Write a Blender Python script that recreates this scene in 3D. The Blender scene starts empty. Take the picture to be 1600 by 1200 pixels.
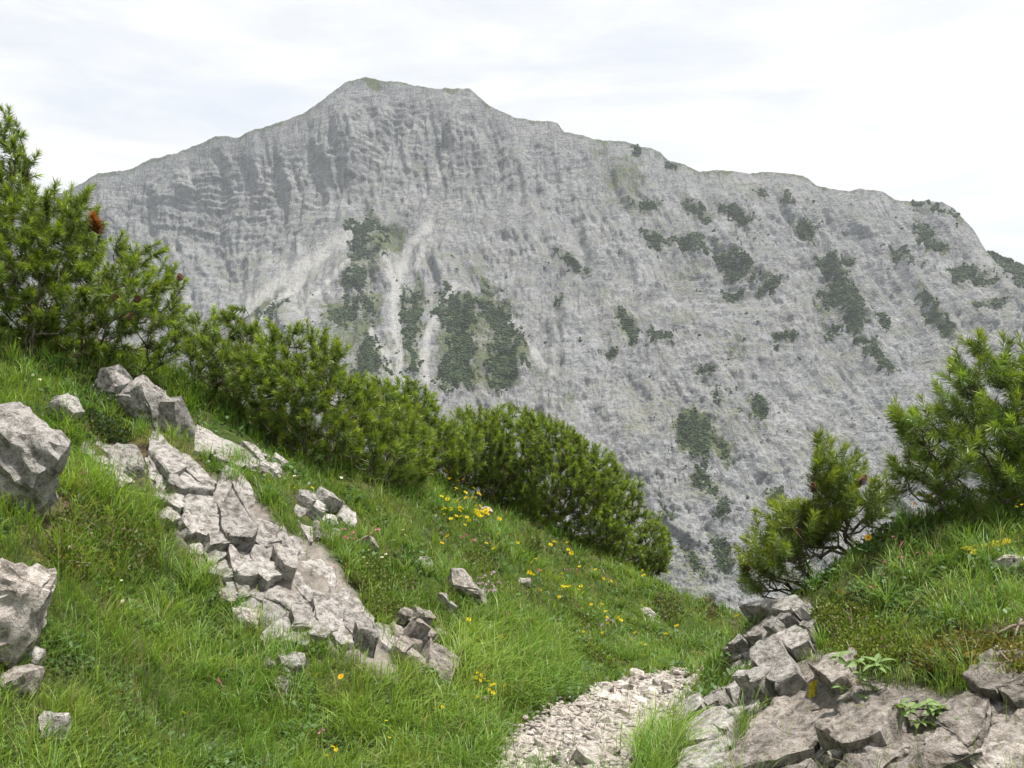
import bpy, bmesh, math, random
import numpy as np
from mathutils import Vector, Matrix

random.seed(7); rng = np.random.default_rng(7)
sc = bpy.context.scene
COL = sc.collection
F = 1256.0                                     # focal length in pixels of the 1600 px wide photograph

# ------------------------------------------------------------------ camera
cam_d = bpy.data.cameras.new('camera'); cam = bpy.data.objects.new('camera', cam_d); COL.objects.link(cam)
cam_d.sensor_width = 36; cam_d.lens = 36 * F / 1600; cam_d.clip_start = 0.05; cam_d.clip_end = 12000
cam.location = (0, 0, 0); cam.rotation_euler = (math.radians(90), 0, 0)
sc.camera = cam

# ------------------------------------------------------------------ sky and sun
SUN_DIR = Vector((0.25, 0.0, 0.93)).normalized()
world = bpy.data.worlds.new('World'); sc.world = world; world.use_nodes = True
wn = world.node_tree; wn.nodes.clear()
def N(tree, kind, **kw):
    n = tree.nodes.new(kind)
    for k, v in kw.items(): setattr(n, k, v)
    return n
sky = N(wn, 'ShaderNodeTexSky', sky_type='NISHITA', sun_disc=False)
sky.sun_elevation = math.asin(SUN_DIR.z); sky.sun_rotation = math.atan2(SUN_DIR.x, SUN_DIR.y)
sky.altitude = 1500
tc = N(wn, 'ShaderNodeTexCoord')
mp = N(wn, 'ShaderNodeMapping'); mp.inputs['Scale'].default_value = (1.6, 1.6, 7.0); mp.inputs['Location'].default_value = (3.1, 0.4, 0.2)
wn.links.new(tc.outputs['Generated'], mp.inputs['Vector'])
nz = N(wn, 'ShaderNodeTexNoise'); nz.inputs['Scale'].default_value = 1.5; nz.inputs['Detail'].default_value = 7; nz.inputs['Roughness'].default_value = 0.55; nz.inputs['Distortion'].default_value = 0.4
wn.links.new(mp.outputs[0], nz.inputs['Vector'])
cr = N(wn, 'ShaderNodeMapRange'); cr.inputs['From Min'].default_value = 0.36; cr.inputs['From Max'].default_value = 0.56; cr.inputs['To Min'].default_value = 0.80
wn.links.new(nz.outputs['Fac'], cr.inputs['Value'])
mx = N(wn, 'ShaderNodeMix', data_type='RGBA'); cl2 = N(wn, 'ShaderNodeTexNoise'); cl2.inputs['Scale'].default_value = 2.6; cl2.inputs['Detail'].default_value = 6; cl2.inputs['Roughness'].default_value = 0.6; cl2.inputs['Distortion'].default_value = 0.6
wn.links.new(mp.outputs[0], cl2.inputs['Vector'])
clr = N(wn, 'ShaderNodeValToRGB'); wn.links.new(cl2.outputs['Fac'], clr.inputs['Fac'])
clr.color_ramp.elements[0].position = 0.36; clr.color_ramp.elements[0].color = (0.84, 0.868, 0.91, 1); clr.color_ramp.elements[1].position = 0.60; clr.color_ramp.elements[1].color = (1, 1, 1, 1)
clm = N(wn, 'ShaderNodeVectorMath', operation='SCALE'); clm.inputs['Scale'].default_value = 5.75; wn.links.new(clr.outputs['Color'], clm.inputs[0])
wn.links.new(clm.outputs[0], mx.inputs['B'])
wn.links.new(cr.outputs[0], mx.inputs['Factor']); wn.links.new(sky.outputs[0], mx.inputs['A'])
bg = N(wn, 'ShaderNodeBackground'); bg.inputs['Strength'].default_value = 0.1
wn.links.new(mx.outputs['Result'], bg.inputs['Color'])
wo = N(wn, 'ShaderNodeOutputWorld'); wn.links.new(bg.outputs[0], wo.inputs['Surface'])

sun_d = bpy.data.lights.new('sun', 'SUN'); sun_d.energy = 4.7; sun_d.angle = math.radians(3); sun_d.color = (1.0, 0.95, 0.87)
sun = bpy.data.objects.new('sun', sun_d); COL.objects.link(sun)
sun.rotation_euler = SUN_DIR.to_track_quat('Z', 'Y').to_euler()

sc.view_settings.view_transform = 'Standard'; sc.view_settings.look = 'None'
sc.view_settings.exposure = 0.85; sc.view_settings.gamma = 1.0; sc.view_settings.use_curve_mapping = False
sc.render.engine = 'CYCLES'; sc.cycles.use_denoising = True
sc.cycles.max_bounces = 5; sc.cycles.diffuse_bounces = 3; sc.cycles.glossy_bounces = 1; sc.cycles.transmission_bounces = 3; sc.cycles.volume_bounces = 1
sc.cycles.use_adaptive_sampling = True; sc.cycles.adaptive_threshold = 0.025

# ------------------------------------------------------------------ numpy noise
def _perm(seed):
    p = np.random.default_rng(seed).permutation(256); return np.concatenate([p, p, p])
def perlin2(x, y, seed=0):
    p = _perm(seed); xi = np.floor(x).astype(int); yi = np.floor(y).astype(int); xf = x - xi; yf = y - yi
    xi &= 255; yi &= 255
    u = xf*xf*xf*(xf*(xf*6-15)+10); v = yf*yf*yf*(yf*(yf*6-15)+10)
    def g(h, a, b):
        t = h * (2*np.pi/256); return np.cos(t)*a + np.sin(t)*b
    aa = p[p[xi]+yi]; ab = p[p[xi]+yi+1]; ba = p[p[xi+1]+yi]; bb = p[p[xi+1]+yi+1]
    n0 = g(aa, xf, yf)*(1-u) + g(ba, xf-1, yf)*u; n1 = g(ab, xf, yf-1)*(1-u) + g(bb, xf-1, yf-1)*u
    return 1.5*(n0*(1-v) + n1*v)
G3 = np.array([[1,1,0],[-1,1,0],[1,-1,0],[-1,-1,0],[1,0,1],[-1,0,1],[1,0,-1],[-1,0,-1],[0,1,1],[0,-1,1],[0,1,-1],[0,-1,-1],[1,1,0],[-1,1,0],[0,-1,1],[0,-1,-1]], float)
def perlin3(P, seed=0):
    p = _perm(seed); I = np.floor(P).astype(int); f = P - I; I &= 255
    w = f*f*f*(f*(f*6-15)+10); out = 0
    for dx in (0, 1):
        for dy in (0, 1):
            for dz in (0, 1):
                h = p[p[p[I[:,0]+dx]+I[:,1]+dy]+I[:,2]+dz] & 15
                d = ((f - np.array([dx,dy,dz]))*G3[h]).sum(1)
                out = out + d*(w[:,0] if dx else 1-w[:,0])*(w[:,1] if dy else 1-w[:,1])*(w[:,2] if dz else 1-w[:,2])
    return out
def fbm2(x, y, o=4, seed=0, gain=0.5):
    a = 1; s = 0
    for k in range(o): s = s + a*perlin2(x*2**k + 17.3*k, y*2**k - 9.1*k, seed+k); a *= gain
    return s
def ridge2(x, y, o=4, seed=0, gain=0.5):
    a = 1; s = 0
    for k in range(o): s = s + a*(1-2*np.abs(perlin2(x*2**k + 7.7*k, y*2**k + 3.3*k, seed+k))); a *= gain
    return s
def fbm3(P, o=3, seed=0, gain=0.5):
    a = 1; s = 0
    for k in range(o): s = s + a*perlin3(P*2**k + 5.1*k, seed+k); a *= gain
    return s
def inpoly(px, py, poly):
    px = np.asarray(px, float); py = np.asarray(py, float); r = np.zeros(px.shape, bool); n = len(poly)
    for i in range(n):
        x0, y0 = poly[i]; x1, y1 = poly[(i+1) % n]
        if y0 == y1: continue
        c = ((y0 > py) != (y1 > py)) & (px < (x1-x0)*(py-y0)/(y1-y0) + x0); r ^= c
    return r
def sdpoly(px, py, poly, closed=True):
    """distance in pixels to the outline, positive inside"""
    px = np.asarray(px, float); py = np.asarray(py, float); d = np.full(px.shape, 1e9); n = len(poly)
    for i in range(n if closed else n-1):
        x0, y0 = poly[i]; x1, y1 = poly[(i+1) % n]; ex, ey = x1-x0, y1-y0
        t = np.clip(((px-x0)*ex + (py-y0)*ey)/(ex*ex+ey*ey+1e-9), 0, 1)
        d = np.minimum(d, np.hypot(px-x0-t*ex, py-y0-t*ey))
    return np.where(inpoly(px, py, poly), d, -d) if closed else d
def sstep(a, b, x):
    t = np.clip((x-a)/(b-a), 0, 1); return t*t*(3-2*t)

# ------------------------------------------------------------------ object helpers
def mesh_np(name, verts, faces_list, mat, smooth=False, col=None, attrs=None):
    """faces_list: list of (n,k) index arrays"""
    me = bpy.data.meshes.new(name); V = np.asarray(verts, np.float32)
    me.vertices.add(len(V)); me.vertices.foreach_set('co', V.ravel())
    loops = np.concatenate([np.asarray(f, np.int32).ravel() for f in faces_list])
    sizes = np.concatenate([np.full(len(f), np.asarray(f).shape[1], np.int32) for f in faces_list])
    me.loops.add(len(loops)); me.loops.foreach_set('vertex_index', loops)
    me.polygons.add(len(sizes)); st = np.concatenate([[0], np.cumsum(sizes)[:-1]]).astype(np.int32)
    me.polygons.foreach_set('loop_start', st)
    me.update(calc_edges=True)
    if smooth: me.polygons.foreach_set('use_smooth', np.ones(len(sizes), bool))
    if col is not None:
        a = me.attributes.new('Col', 'FLOAT_COLOR', 'POINT'); c = np.ones((len(V), 4), np.float32); c[:, :3] = col
        a.data.foreach_set('color', c.ravel())
    for k, v in (attrs or {}).items():
        a = me.attributes.new(k, 'FLOAT', 'POINT'); a.data.foreach_set('value', np.asarray(v, np.float32).ravel())
    me.materials.append(mat); return me
def obj(name, me, parent=None, label=None, cat=None, group=None, kind=None):
    o = bpy.data.objects.new(name, me); COL.objects.link(o)
    if parent is not None:
        o.parent = parent
        o.matrix_parent_inverse = Matrix.Translation(-Vector(parent.location))
    if label: o['label'] = label
    if cat: o['category'] = cat
    if group: o['group'] = group
    if kind: o['kind'] = kind
    return o
def thing(name, loc, label, cat, group=None):
    o = obj(name, None, None, label, cat, group); o.location = loc; return o

# ------------------------------------------------------------------ materials
def mat_new(name):
    m = bpy.data.materials.new(name); m.use_nodes = True; t = m.node_tree; t.nodes.clear()
    out = N(t, 'ShaderNodeOutputMaterial'); return m, t, out
def ramp(t, fac, stops):
    r = N(t, 'ShaderNodeValToRGB'); e = r.color_ramp.elements
    while len(e) < len(stops): e.new(0.5)
    for k, (p, c) in enumerate(stops): e[k].position = p; e[k].color = (*c, 1)
    t.links.new(fac, r.inputs['Fac']); return r.outputs['Color']
def noise(t, vec, scale, detail=4, rough=0.55, dist=0.0):
    n = N(t, 'ShaderNodeTexNoise'); n.inputs['Scale'].default_value = scale; n.inputs['Detail'].default_value = detail
    n.inputs['Roughness'].default_value = rough; n.inputs['Distortion'].default_value = dist
    t.links.new(vec, n.inputs['Vector']); return n.outputs['Fac']
def mixc(t, fac, a, b, mode='MIX'):
    m = N(t, 'ShaderNodeMix', data_type='RGBA', blend_type=mode)
    for s, v in (('Factor', fac), ('A', a), ('B', b)):
        if isinstance(v, (int, float)): m.inputs[s].default_value = v
        elif isinstance(v, tuple): m.inputs[s].default_value = (*v, 1)
        else: t.links.new(v, m.inputs[s])
    return m.outputs['Result']
def mrange(t, v, a, b, c=0.0, d=1.0):
    m = N(t, 'ShaderNodeMapRange'); m.inputs['From Min'].default_value = a; m.inputs['From Max'].default_value = b
    m.inputs['To Min'].default_value = c; m.inputs['To Max'].default_value = d; t.links.new(v, m.inputs['Value']); return m.outputs[0]
def mathn(t, op, a, b=None):
    m = N(t, 'ShaderNodeMath', operation=op)
    for i, v in enumerate((a, b)):
        if v is None: continue
        if isinstance(v, (int, float)): m.inputs[i].default_value = v
        else: t.links.new(v, m.inputs[i])
    return m.outputs[0]
def bump(t, h, strength, dist, normal=None):
    b = N(t, 'ShaderNodeBump'); b.inputs['Strength'].default_value = strength; b.inputs['Distance'].default_value = dist
    t.links.new(h, b.inputs['Height'])
    if normal is not None: t.links.new(normal, b.inputs['Normal'])
    return b.outputs[0]
def principled(t, out, color, rough=0.9, normal=None, spec=0.2):
    p = N(t, 'ShaderNodeBsdfPrincipled')
    if isinstance(color, tuple): p.inputs['Base Color'].default_value = (*color, 1)
    else: t.links.new(color, p.inputs['Base Color'])
    p.inputs['Roughness'].default_value = rough; p.inputs['Specular IOR Level'].default_value = spec
    if normal is not None: t.links.new(normal, p.inputs['Normal'])
    if out is not None: t.links.new(p.outputs[0], out.inputs['Surface'])
    return p
def pos(t): return N(t, 'ShaderNodeNewGeometry').outputs['Position']
def scaled(t, vec, s, rot=(0, 0, 0)):
    m = N(t, 'ShaderNodeMapping'); m.inputs['Scale'].default_value = s; m.inputs['Rotation'].default_value = rot
    t.links.new(vec, m.inputs['Vector']); return m.outputs[0]

def leaf_mat(name, trans=0.35, rough=0.5, spec=0.3):
    m, t, out = mat_new(name)
    a = N(t, 'ShaderNodeAttribute', attribute_name='Col')
    p = principled(t, None, a.outputs['Color'], rough, None, spec)
    tr = N(t, 'ShaderNodeBsdfTranslucent')
    yl = mixc(t, 1.0, a.outputs['Color'], (1.3, 1.4, 0.5), 'MULTIPLY'); t.links.new(yl, tr.inputs['Color'])
    ms = N(t, 'ShaderNodeMixShader'); ms.inputs[0].default_value = trans
    t.links.new(p.outputs[0], ms.inputs[1]); t.links.new(tr.outputs[0], ms.inputs[2]); t.links.new(ms.outputs[0], out.inputs['Surface'])
    return m
M = {}
M['grass'] = leaf_mat('grass_blade', 0.38, 0.45, 0.35)
M['needle'] = leaf_mat('pine_needle', 0.32, 0.42, 0.4)
M['leaf'] = leaf_mat('herb_leaf', 0.3, 0.5, 0.3)
M['petal'] = leaf_mat('flower_petal', 0.3, 0.6, 0.2)
M['scrub'] = leaf_mat('far_pine_scrub', 0.0, 0.8, 0.1)

def rock_mat(name, tint=(1, 1, 1), val=1.0, moss=0.0):
    m, t, out = mat_new(name); P = pos(t)
    oi = N(t, 'ShaderNodeObjectInfo')
    off = N(t, 'ShaderNodeVectorMath', operation='ADD'); t.links.new(P, off.inputs[0])
    cmb = N(t, 'ShaderNodeCombineXYZ'); t.links.new(mathn(t, 'MULTIPLY', oi.outputs['Random'], 7.0), cmb.inputs[0]); t.links.new(cmb.outputs[0], off.inputs[1])
    V = off.outputs[0]
    n1 = noise(t, V, 4.0, 5, 0.6); n2 = noise(t, V, 26, 6, 0.68); n3 = noise(t, V, 120, 4, 0.6)
    c = ramp(t, n1, [(0.28, (0.185, 0.165, 0.145)), (0.46, (0.30, 0.272, 0.245)), (0.62, (0.40, 0.368, 0.335)), (0.8, (0.49, 0.455, 0.425))])
    c = mixc(t, mrange(t, n2, 0.46, 0.62), c, mixc(t, 0.7, c, (0.60, 0.56, 0.53)))
    c = mixc(t, mrange(t, n2, 0.47, 0.36, 0, 0.8), c, (0.11, 0.097, 0.08))
    c = mixc(t, mrange(t, n3, 0.58, 0.72, 0, 0.4), c, (0.12, 0.11, 0.10))
    c = mixc(t, mrange(t, noise(t, V, 9, 4), 0.60, 0.70, 0, 0.55), c, (0.50, 0.46, 0.43))
    ochre = mrange(t, noise(t, V, 6.5, 4), 0.60, 0.74, 0, 0.22); c = mixc(t, ochre, c, (0.33, 0.24, 0.13))
    hv = N(t, 'ShaderNodeHueSaturation'); t.links.new(c, hv.inputs['Color']); t.links.new(mrange(t, oi.outputs['Random'], 0, 1, 0.78*val, 1.22*val), hv.inputs['Value'])
    c = mixc(t, 1.0, hv.outputs[0], tint, 'MULTIPLY')
    if moss:
        c = mixc(t, mrange(t, noise(t, V, 11, 5, 0.6), 0.62, 0.70, 0, moss), c, (0.13, 0.13, 0.03))
    vo = N(t, 'ShaderNodeTexVoronoi', feature='DISTANCE_TO_EDGE'); vo.inputs['Scale'].default_value = 13
    wv = N(t, 'ShaderNodeVectorMath', operation='ADD'); nn = N(t, 'ShaderNodeTexNoise'); nn.inputs['Scale'].default_value = 8; t.links.new(V, nn.inputs['Vector'])
    sv = N(t, 'ShaderNodeVectorMath', operation='SCALE'); sv.inputs['Scale'].default_value = 0.12; t.links.new(nn.outputs['Color'], sv.inputs[0])
    t.links.new(V, wv.inputs[0]); t.links.new(sv.outputs[0], wv.inputs[1]); t.links.new(wv.outputs[0], vo.inputs['Vector'])
    crack = mrange(t, vo.outputs['Distance'], 0.0, 0.035, 0, 1)
    b = bump(t, crack, 0.3, 0.006)
    b = bump(t, n2, 1.0, 0.034, b); b = bump(t, n3, 0.9, 0.008, b)
    principled(t, out, c, 0.92, b, 0.15); return m
M['rock'] = rock_mat('limestone', (0.95, 0.975, 1.0), 0.90)
M['path_stone'] = rock_mat('path_limestone', (1.0, 0.985, 0.975), 1.3)
M['rock_moss'] = rock_mat('mossy_limestone', (0.98, 0.965, 0.94), 0.70, 0.6)
M['rock_pale'] = rock_mat('pale_limestone', (1.0, 0.99, 0.98), 0.98)

def ground_mat():
    m, t, out = mat_new('mountain_soil'); P = pos(t)
    n1 = noise(t, P, 1.7, 5, 0.6); n2 = noise(t, P, 14, 5, 0.65); n3 = noise(t, P, 70, 4, 0.6)
    green = ramp(t, n2, [(0.3, (0.022, 0.032, 0.010)), (0.55, (0.045, 0.068, 0.016)), (0.75, (0.075, 0.10, 0.025))])
    soil = ramp(t, n2, [(0.3, (0.035, 0.026, 0.018)), (0.55, (0.085, 0.063, 0.043)), (0.75, (0.16, 0.125, 0.085))])
    a = N(t, 'ShaderNodeAttribute', attribute_name='bare')
    fac = mathn(t, 'ADD', mrange(t, n1, 0.46, 0.66, 0, 0.5), a.outputs['Fac'])
    cl = N(t, 'ShaderNodeClamp'); t.links.new(fac, cl.inputs[0])
    c = mixc(t, cl.outputs[0], green, soil)
    c = mixc(t, mrange(t, noise(t, P, 7, 5, 0.6), 0.56, 0.66, 0, 0.55), c, (0.10, 0.085, 0.018))
    rk = N(t, 'ShaderNodeAttribute', attribute_name='rocky')
    c = mixc(t, rk.outputs['Fac'], c, ramp(t, n2, [(0.3, (0.10, 0.09, 0.078)), (0.7, (0.26, 0.235, 0.21))]))
    b = bump(t, n2, 0.8, 0.03); b = bump(t, n3, 0.8, 0.01, b)
    principled(t, out, c, 0.95, b, 0.1); return m
M['ground'] = ground_mat()
def path_mat():
    m, t, out = mat_new('path_grit'); P = pos(t)
    n2 = noise(t, P, 30, 5, 0.7); n3 = noise(t, P, 160, 3, 0.6)
    c = ramp(t, n2, [(0.3, (0.25, 0.22, 0.19)), (0.5, (0.42, 0.385, 0.345)), (0.7, (0.55, 0.515, 0.48))])
    c = mixc(t, mrange(t, n3, 0.4, 0.65, 0, 0.6), c, (0.5, 0.47, 0.44))
    principled(t, out, c, 0.95, bump(t, n3, 0.9, 0.008, bump(t, n2, 0.9, 0.03)), 0.1); return m
M['path'] = path_mat()
def bark_mat():
    m, t, out = mat_new('pine_bark'); P = pos(t)
    n1 = noise(t, scaled(t, P, (30, 30, 12)), 2.0, 4, 0.6)
    c = ramp(t, n1, [(0.3, (0.055, 0.043, 0.034)), (0.55, (0.13, 0.105, 0.085)), (0.75, (0.27, 0.235, 0.20))])
    principled(t, out, c, 0.9, bump(t, n1, 0.8, 0.006), 0.15); return m
M['bark'] = bark_mat()
def plain(name, c, rough=0.8, var=0.35, scale=40):
    m, t, out = mat_new(name); P = pos(t); n1 = noise(t, P, scale, 4, 0.6)
    cc = mixc(t, mrange(t, n1, 0.3, 0.7), tuple(v*(1-var) for v in c), tuple(min(1, v*(1+var)) for v in c))
    principled(t, out, cc, rough, bump(t, n1, 0.6, 0.004), 0.2); return m
M['cone'] = plain('pine_cone', (0.12, 0.065, 0.035), 0.7, 0.5, 120)
M['moss'] = plain('yellow_moss', (0.30, 0.25, 0.015), 0.95, 0.5, 90)
M['moss_brown'] = plain('brown_moss', (0.11, 0.085, 0.02), 0.95, 0.5, 60)
M['twig'] = plain('dead_twig', (0.19, 0.15, 0.12), 0.9, 0.4, 60)

def mountain_mat():
    m, t, out = mat_new('limestone_face'); P = pos(t)
    big = noise(t, scaled(t, P, (1/170, 1/170, 1/110)), 1.0, 3, 0.6)
    mid = noise(t, scaled(t, P, (1/30, 1/30, 1/24)), 1.0, 4, 0.62)
    def warped(scale, wscale, amt, rot=(0, 0, 0)):
        w = N(t, 'ShaderNodeVectorMath', operation='ADD'); t.links.new(scaled(t, P, scale, rot), w.inputs[0])
        n_ = N(t, 'ShaderNodeTexNoise'); n_.inputs['Scale'].default_value = wscale; n_.inputs['Detail'].default_value = 2; t.links.new(P, n_.inputs['Vector'])
        s_ = N(t, 'ShaderNodeVectorMath', operation='SCALE'); s_.inputs['Scale'].default_value = amt; t.links.new(n_.outputs['Color'], s_.inputs[0]); t.links.new(s_.outputs[0], w.inputs[1]); return w.outputs[0]
    strata = noise(t, warped((1/24, 1/24, 1/3.6), 1/60, 6.0, (0, 0.06, 0)), 1.0, 4, 0.72)
    vert = noise(t, warped((1/6, 1/26, 1/55), 1/40, 2.0), 1.0, 4, 0.7)
    fine = noise(t, scaled(t, P, (1/4.2, 1/4.2, 1/2.6)), 1.0, 4, 0.75)
    vo = N(t, 'ShaderNodeTexVoronoi', feature='DISTANCE_TO_EDGE'); vo.inputs['Scale'].default_value = 1.0
    t.links.new(warped((1/15, 1/40, 1/24), 1/18, 1.6, (0, 0.2, 0)), vo.inputs['Vector'])
    joint = mrange(t, vo.outputs['Distance'], 0.0, 0.05, 0, 1)
    patch = noise(t, scaled(t, P, (1/80, 1/80, 1/60)), 1.0, 2, 0.6)
    c = ramp(t, mid, [(0.28, (0.165, 0.166, 0.168)), (0.5, (0.248, 0.248, 0.246)), (0.72, (0.335, 0.332, 0.326))])
    c = mixc(t, mrange(t, big, 0.40, 0.62, 0, 0.5), c, (0.215, 0.226, 0.248))
    c = mixc(t, mrange(t, big, 0.52, 0.68, 0, 0.4), c, (0.31, 0.29, 0.255))
    c = mixc(t, mathn(t, 'MULTIPLY', mrange(t, strata, 0.48, 0.36), mrange(t, patch, 0.40, 0.60, 0.2, 0.85)), c, (0.085, 0.088, 0.092))
    c = mixc(t, mrange(t, strata, 0.55, 0.66, 0, 0.4), c, (0.40, 0.398, 0.39))
    c = mixc(t, mathn(t, 'MULTIPLY', mrange(t, vert, 0.45, 0.38), mrange(t, patch, 0.65, 0.4, 0.25, 0.85)), c, (0.085, 0.09, 0.10))
    c = mixc(t, mrange(t, fine, 0.45, 0.37, 0, 0.8), c, (0.07, 0.072, 0.073))
    c = mixc(t, mrange(t, fine, 0.56, 0.65, 0, 0.6), c, (0.46, 0.457, 0.45))
    c = mixc(t, mathn(t, 'MULTIPLY', mathn(t, 'SUBTRACT', 1.0, joint), mrange(t, patch, 0.4, 0.6, 0.0, 0.6)), c, (0.085, 0.087, 0.09))
    g = N(t, 'ShaderNodeAttribute', attribute_name='grass'); s = N(t, 'ShaderNodeAttribute', attribute_name='scree')
    gn = mathn(t, 'ADD', g.outputs['Fac'], mathn(t, 'MULTIPLY', mathn(t, 'SUBTRACT', fine, 0.5), 2.6))
    gn = mathn(t, 'ADD', gn, mathn(t, 'MULTIPLY', mathn(t, 'SUBTRACT', mid, 0.5), 1.2))
    # thin turf on the gentler ledges
    nm = N(t, 'ShaderNodeSeparateXYZ'); t.links.new(N(t, 'ShaderNodeNewGeometry').outputs['Normal'], nm.inputs[0])
    ledge = mathn(t, 'MULTIPLY', mrange(t, nm.outputs['Z'], 0.55, 0.8, 0, 1), mrange(t, noise(t, scaled(t, P, (1/60, 1/60, 1/60)), 1.0, 4, 0.7), 0.46, 0.60, 0, 0.9))
    gcol = ramp(t, mid, [(0.3, (0.05, 0.066, 0.028)), (0.7, (0.10, 0.118, 0.048))])
    c = mixc(t, mathn(t, 'MULTIPLY', ledge, mrange(t, fine, 0.45, 0.56)), c, (0.125, 0.135, 0.065))
    scol = ramp(t, fine, [(0.3, (0.30, 0.293, 0.278)), (0.7, (0.43, 0.42, 0.40))])
    c = mixc(t, mathn(t, 'MULTIPLY', s.outputs['Fac'], mrange(t, mid, 0.3, 0.5, 0.6, 1.0)), c, scol)
    c = mixc(t, mrange(t, gn, 0.38, 0.56, 0, 0.92), c, gcol)
    sk = N(t, 'ShaderNodeAttribute', attribute_name='scrub'); sg = mathn(t, 'ADD', sk.outputs['Fac'], mathn(t, 'MULTIPLY', mathn(t, 'SUBTRACT', fine, 0.5), 1.5))
    c = mixc(t, mrange(t, sg, 0.4, 0.55, 0, 0.9), c, ramp(t, fine, [(0.35, (0.022, 0.034, 0.018)), (0.65, (0.055, 0.075, 0.035))]))
    b = bump(t, strata, 0.8, 3.0); b = bump(t, vert, 1.0, 5.0, b); b = bump(t, fine, 0.9, 2.2, b)
    c = mixc(t, 1.0, c, (0.88, 0.895, 0.915), 'MULTIPLY')
    principled(t, out, c, 0.95, b, 0.05); return m
M['mountain'] = mountain_mat()

# ------------------------------------------------------------------ near ground: a height field through measured points
CP = [  # pixel x, pixel y, distance
 (-250,1250,1.9),(0,1200,2.15),(100,1150,2.45),(250,1190,2.65),(400,1190,2.9),(600,1190,3.1),(800,1190,3.25),(900,1195,3.3),(1000,1195,3.3),
 (150,1000,3.0),(250,1060,3.1),(400,1100,3.35),(250,960,3.6),(350,1000,3.7),(550,1100,3.5),(700,1130,3.6),
 (30,1100,2.5),(60,1000,2.75),(30,850,3.05),(0,760,3.3),(-250,900,2.4),(-250,700,3.3),(90,840,3.35),
 (180,910,3.6),(180,830,3.8),(170,770,4.1),(250,880,3.85),
 (320,900,4.05),(300,840,4.2),(240,790,4.35),(300,760,4.6),(370,760,4.75),(440,800,4.75),(400,860,4.35),(450,900,4.25),(400,950,4.0),(500,860,4.65),
 (540,900,4.5),(500,960,4.1),(430,990,3.85),(580,980,4.1),(560,1030,3.8),(630,1060,3.8),(620,1000,4.2),(650,1050,4.0),
 (100,700,4.5),(60,620,4.9),(0,560,5.3),(-250,520,5.2),(-600,500,4.2),(-600,350,6.5),(150,640,5.2),(230,690,4.95),(280,690,5.2),(340,690,5.5),(200,560,6.0),(300,620,6.1),
 (420,730,5.6),(480,770,5.4),(520,820,5.2),(600,800,5.7),(600,880,5.0),(640,950,4.8),(690,1020,4.4),(560,745,6.2),(650,770,6.6),
 (700,900,5.6),(760,960,5.3),(740,1060,4.3),(800,1080,4.3),(840,1030,4.9),
 (700,780,7.0),(705,750,7.9),(770,778,8.9),(850,818,9.3),(950,864,9.8),(1020,896,9.9),(300,592,6.3),(640,748,7.1),(760,800,8.2),(800,850,7.7),(850,900,7.0),(880,960,6.4),(900,1010,5.7),(900,870,8.6),(1000,900,9.6),(960,960,7.8),(1000,1010,6.7),(1060,1000,7.6),(1060,930,9.7),(1120,960,9.6),(1165,965,9.4),(1100,1020,7.6),(1130,1010,7.6),
 (850,1130,3.95),(900,1100,4.5),(980,1080,5.1),(1050,1060,6.0),(1090,1070,5.8),(1000,1130,4.2),(1060,1110,4.6),
 (1060,1180,3.45),(1090,1110,4.0),(1140,1060,4.2),(1143,996,4.35),(1190,966,4.45),(1250,928,4.55),(1220,1050,3.7),(1150,1140,3.4),(1200,1190,2.9),
 (1280,1000,3.9),(1320,1050,3.35),(1300,1120,3.0),(1350,1190,2.6),(1450,1080,2.95),(1450,1160,2.65),(1600,1060,2.65),(1600,1180,2.4),(1800,1150,2.3),
 (1300,900,4.25),(1350,960,3.75),(1450,980,3.35),(1450,880,3.9),(1550,1000,3.05),(1580,880,3.6),(1350,850,4.4),(1420,805,4.55),(1500,790,4.6),(1600,795,4.55),(1800,780,4.5),(1800,950,3.2),
]
XYZ = [((px-800)/F*Y, Y, (600-py)/F*Y) for px, py, Y in CP]
XYZ += [(0.2,2.0,-1.56),(0.2,0.5,-1.55),(0.2,-2,-1.5),(-1.2,1.2,-1.15),(-3,1.5,-0.3),(-3,-2,-0.3),(-6,0,1.2),(2,1.5,-0.95),(3.5,1.5,-0.7),(2,-2,-1.3),(1.0,2.2,-1.45),
        (1.9,6.2,-2.3),(2.3,6.6,-2.75),(2.6,5.6,-1.9),(3.4,6.0,-1.9),(4.2,5.8,-1.7),(6,6,-1.7),(3.4,7.5,-3.6),(3.6,9.5,-4.2),(3.3,11.5,-5.0),(5,8,-4.2),
        (1.6,12.0,-4.6),(0.2,10.8,-3.0),(-1.2,9.4,-2.2),(-2.6,8.4,-1.2),(-4.5,8.2,0.1),(-7,8,1.8),(-7,11,-0.4),(-4,11,-2.6),(-1,13,-5),(2,15,-7.5),(6,12,-7),(-6,15,-4),(0,18,-9),(9,3,-0.8),(9,-2,-0.8),(-9,3,3.0),(-9,-3,2.5)]
XYZ = np.array(XYZ)
C2 = XYZ[:, :2]; Dm = np.hypot(C2[:,None,0]-C2[None,:,0], C2[:,None,1]-C2[None,:,1])
nC = len(C2); Pm = np.c_[np.ones(nC), C2]
A_ = np.zeros((nC+3, nC+3)); A_[:nC,:nC] = -np.sqrt(Dm**2+0.15**2) - 0.0*np.eye(nC) ; A_[:nC,nC:] = Pm; A_[nC:,:nC] = Pm.T
A_[:nC,:nC] -= 0.05*np.eye(nC)*-1
wts = np.linalg.solve(A_, np.r_[XYZ[:,2], 0, 0, 0])
def rbf(x, y):
    out = wts[nC] + wts[nC+1]*x + wts[nC+2]*y
    for i in range(nC): out = out - wts[i]*np.sqrt((x-C2[i,0])**2 + (y-C2[i,1])**2 + 0.15**2)
    return out
sp = lambda v: np.log1p(np.exp(np.clip(v, -30, 30))) + np.maximum(v-30, 0)
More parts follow.
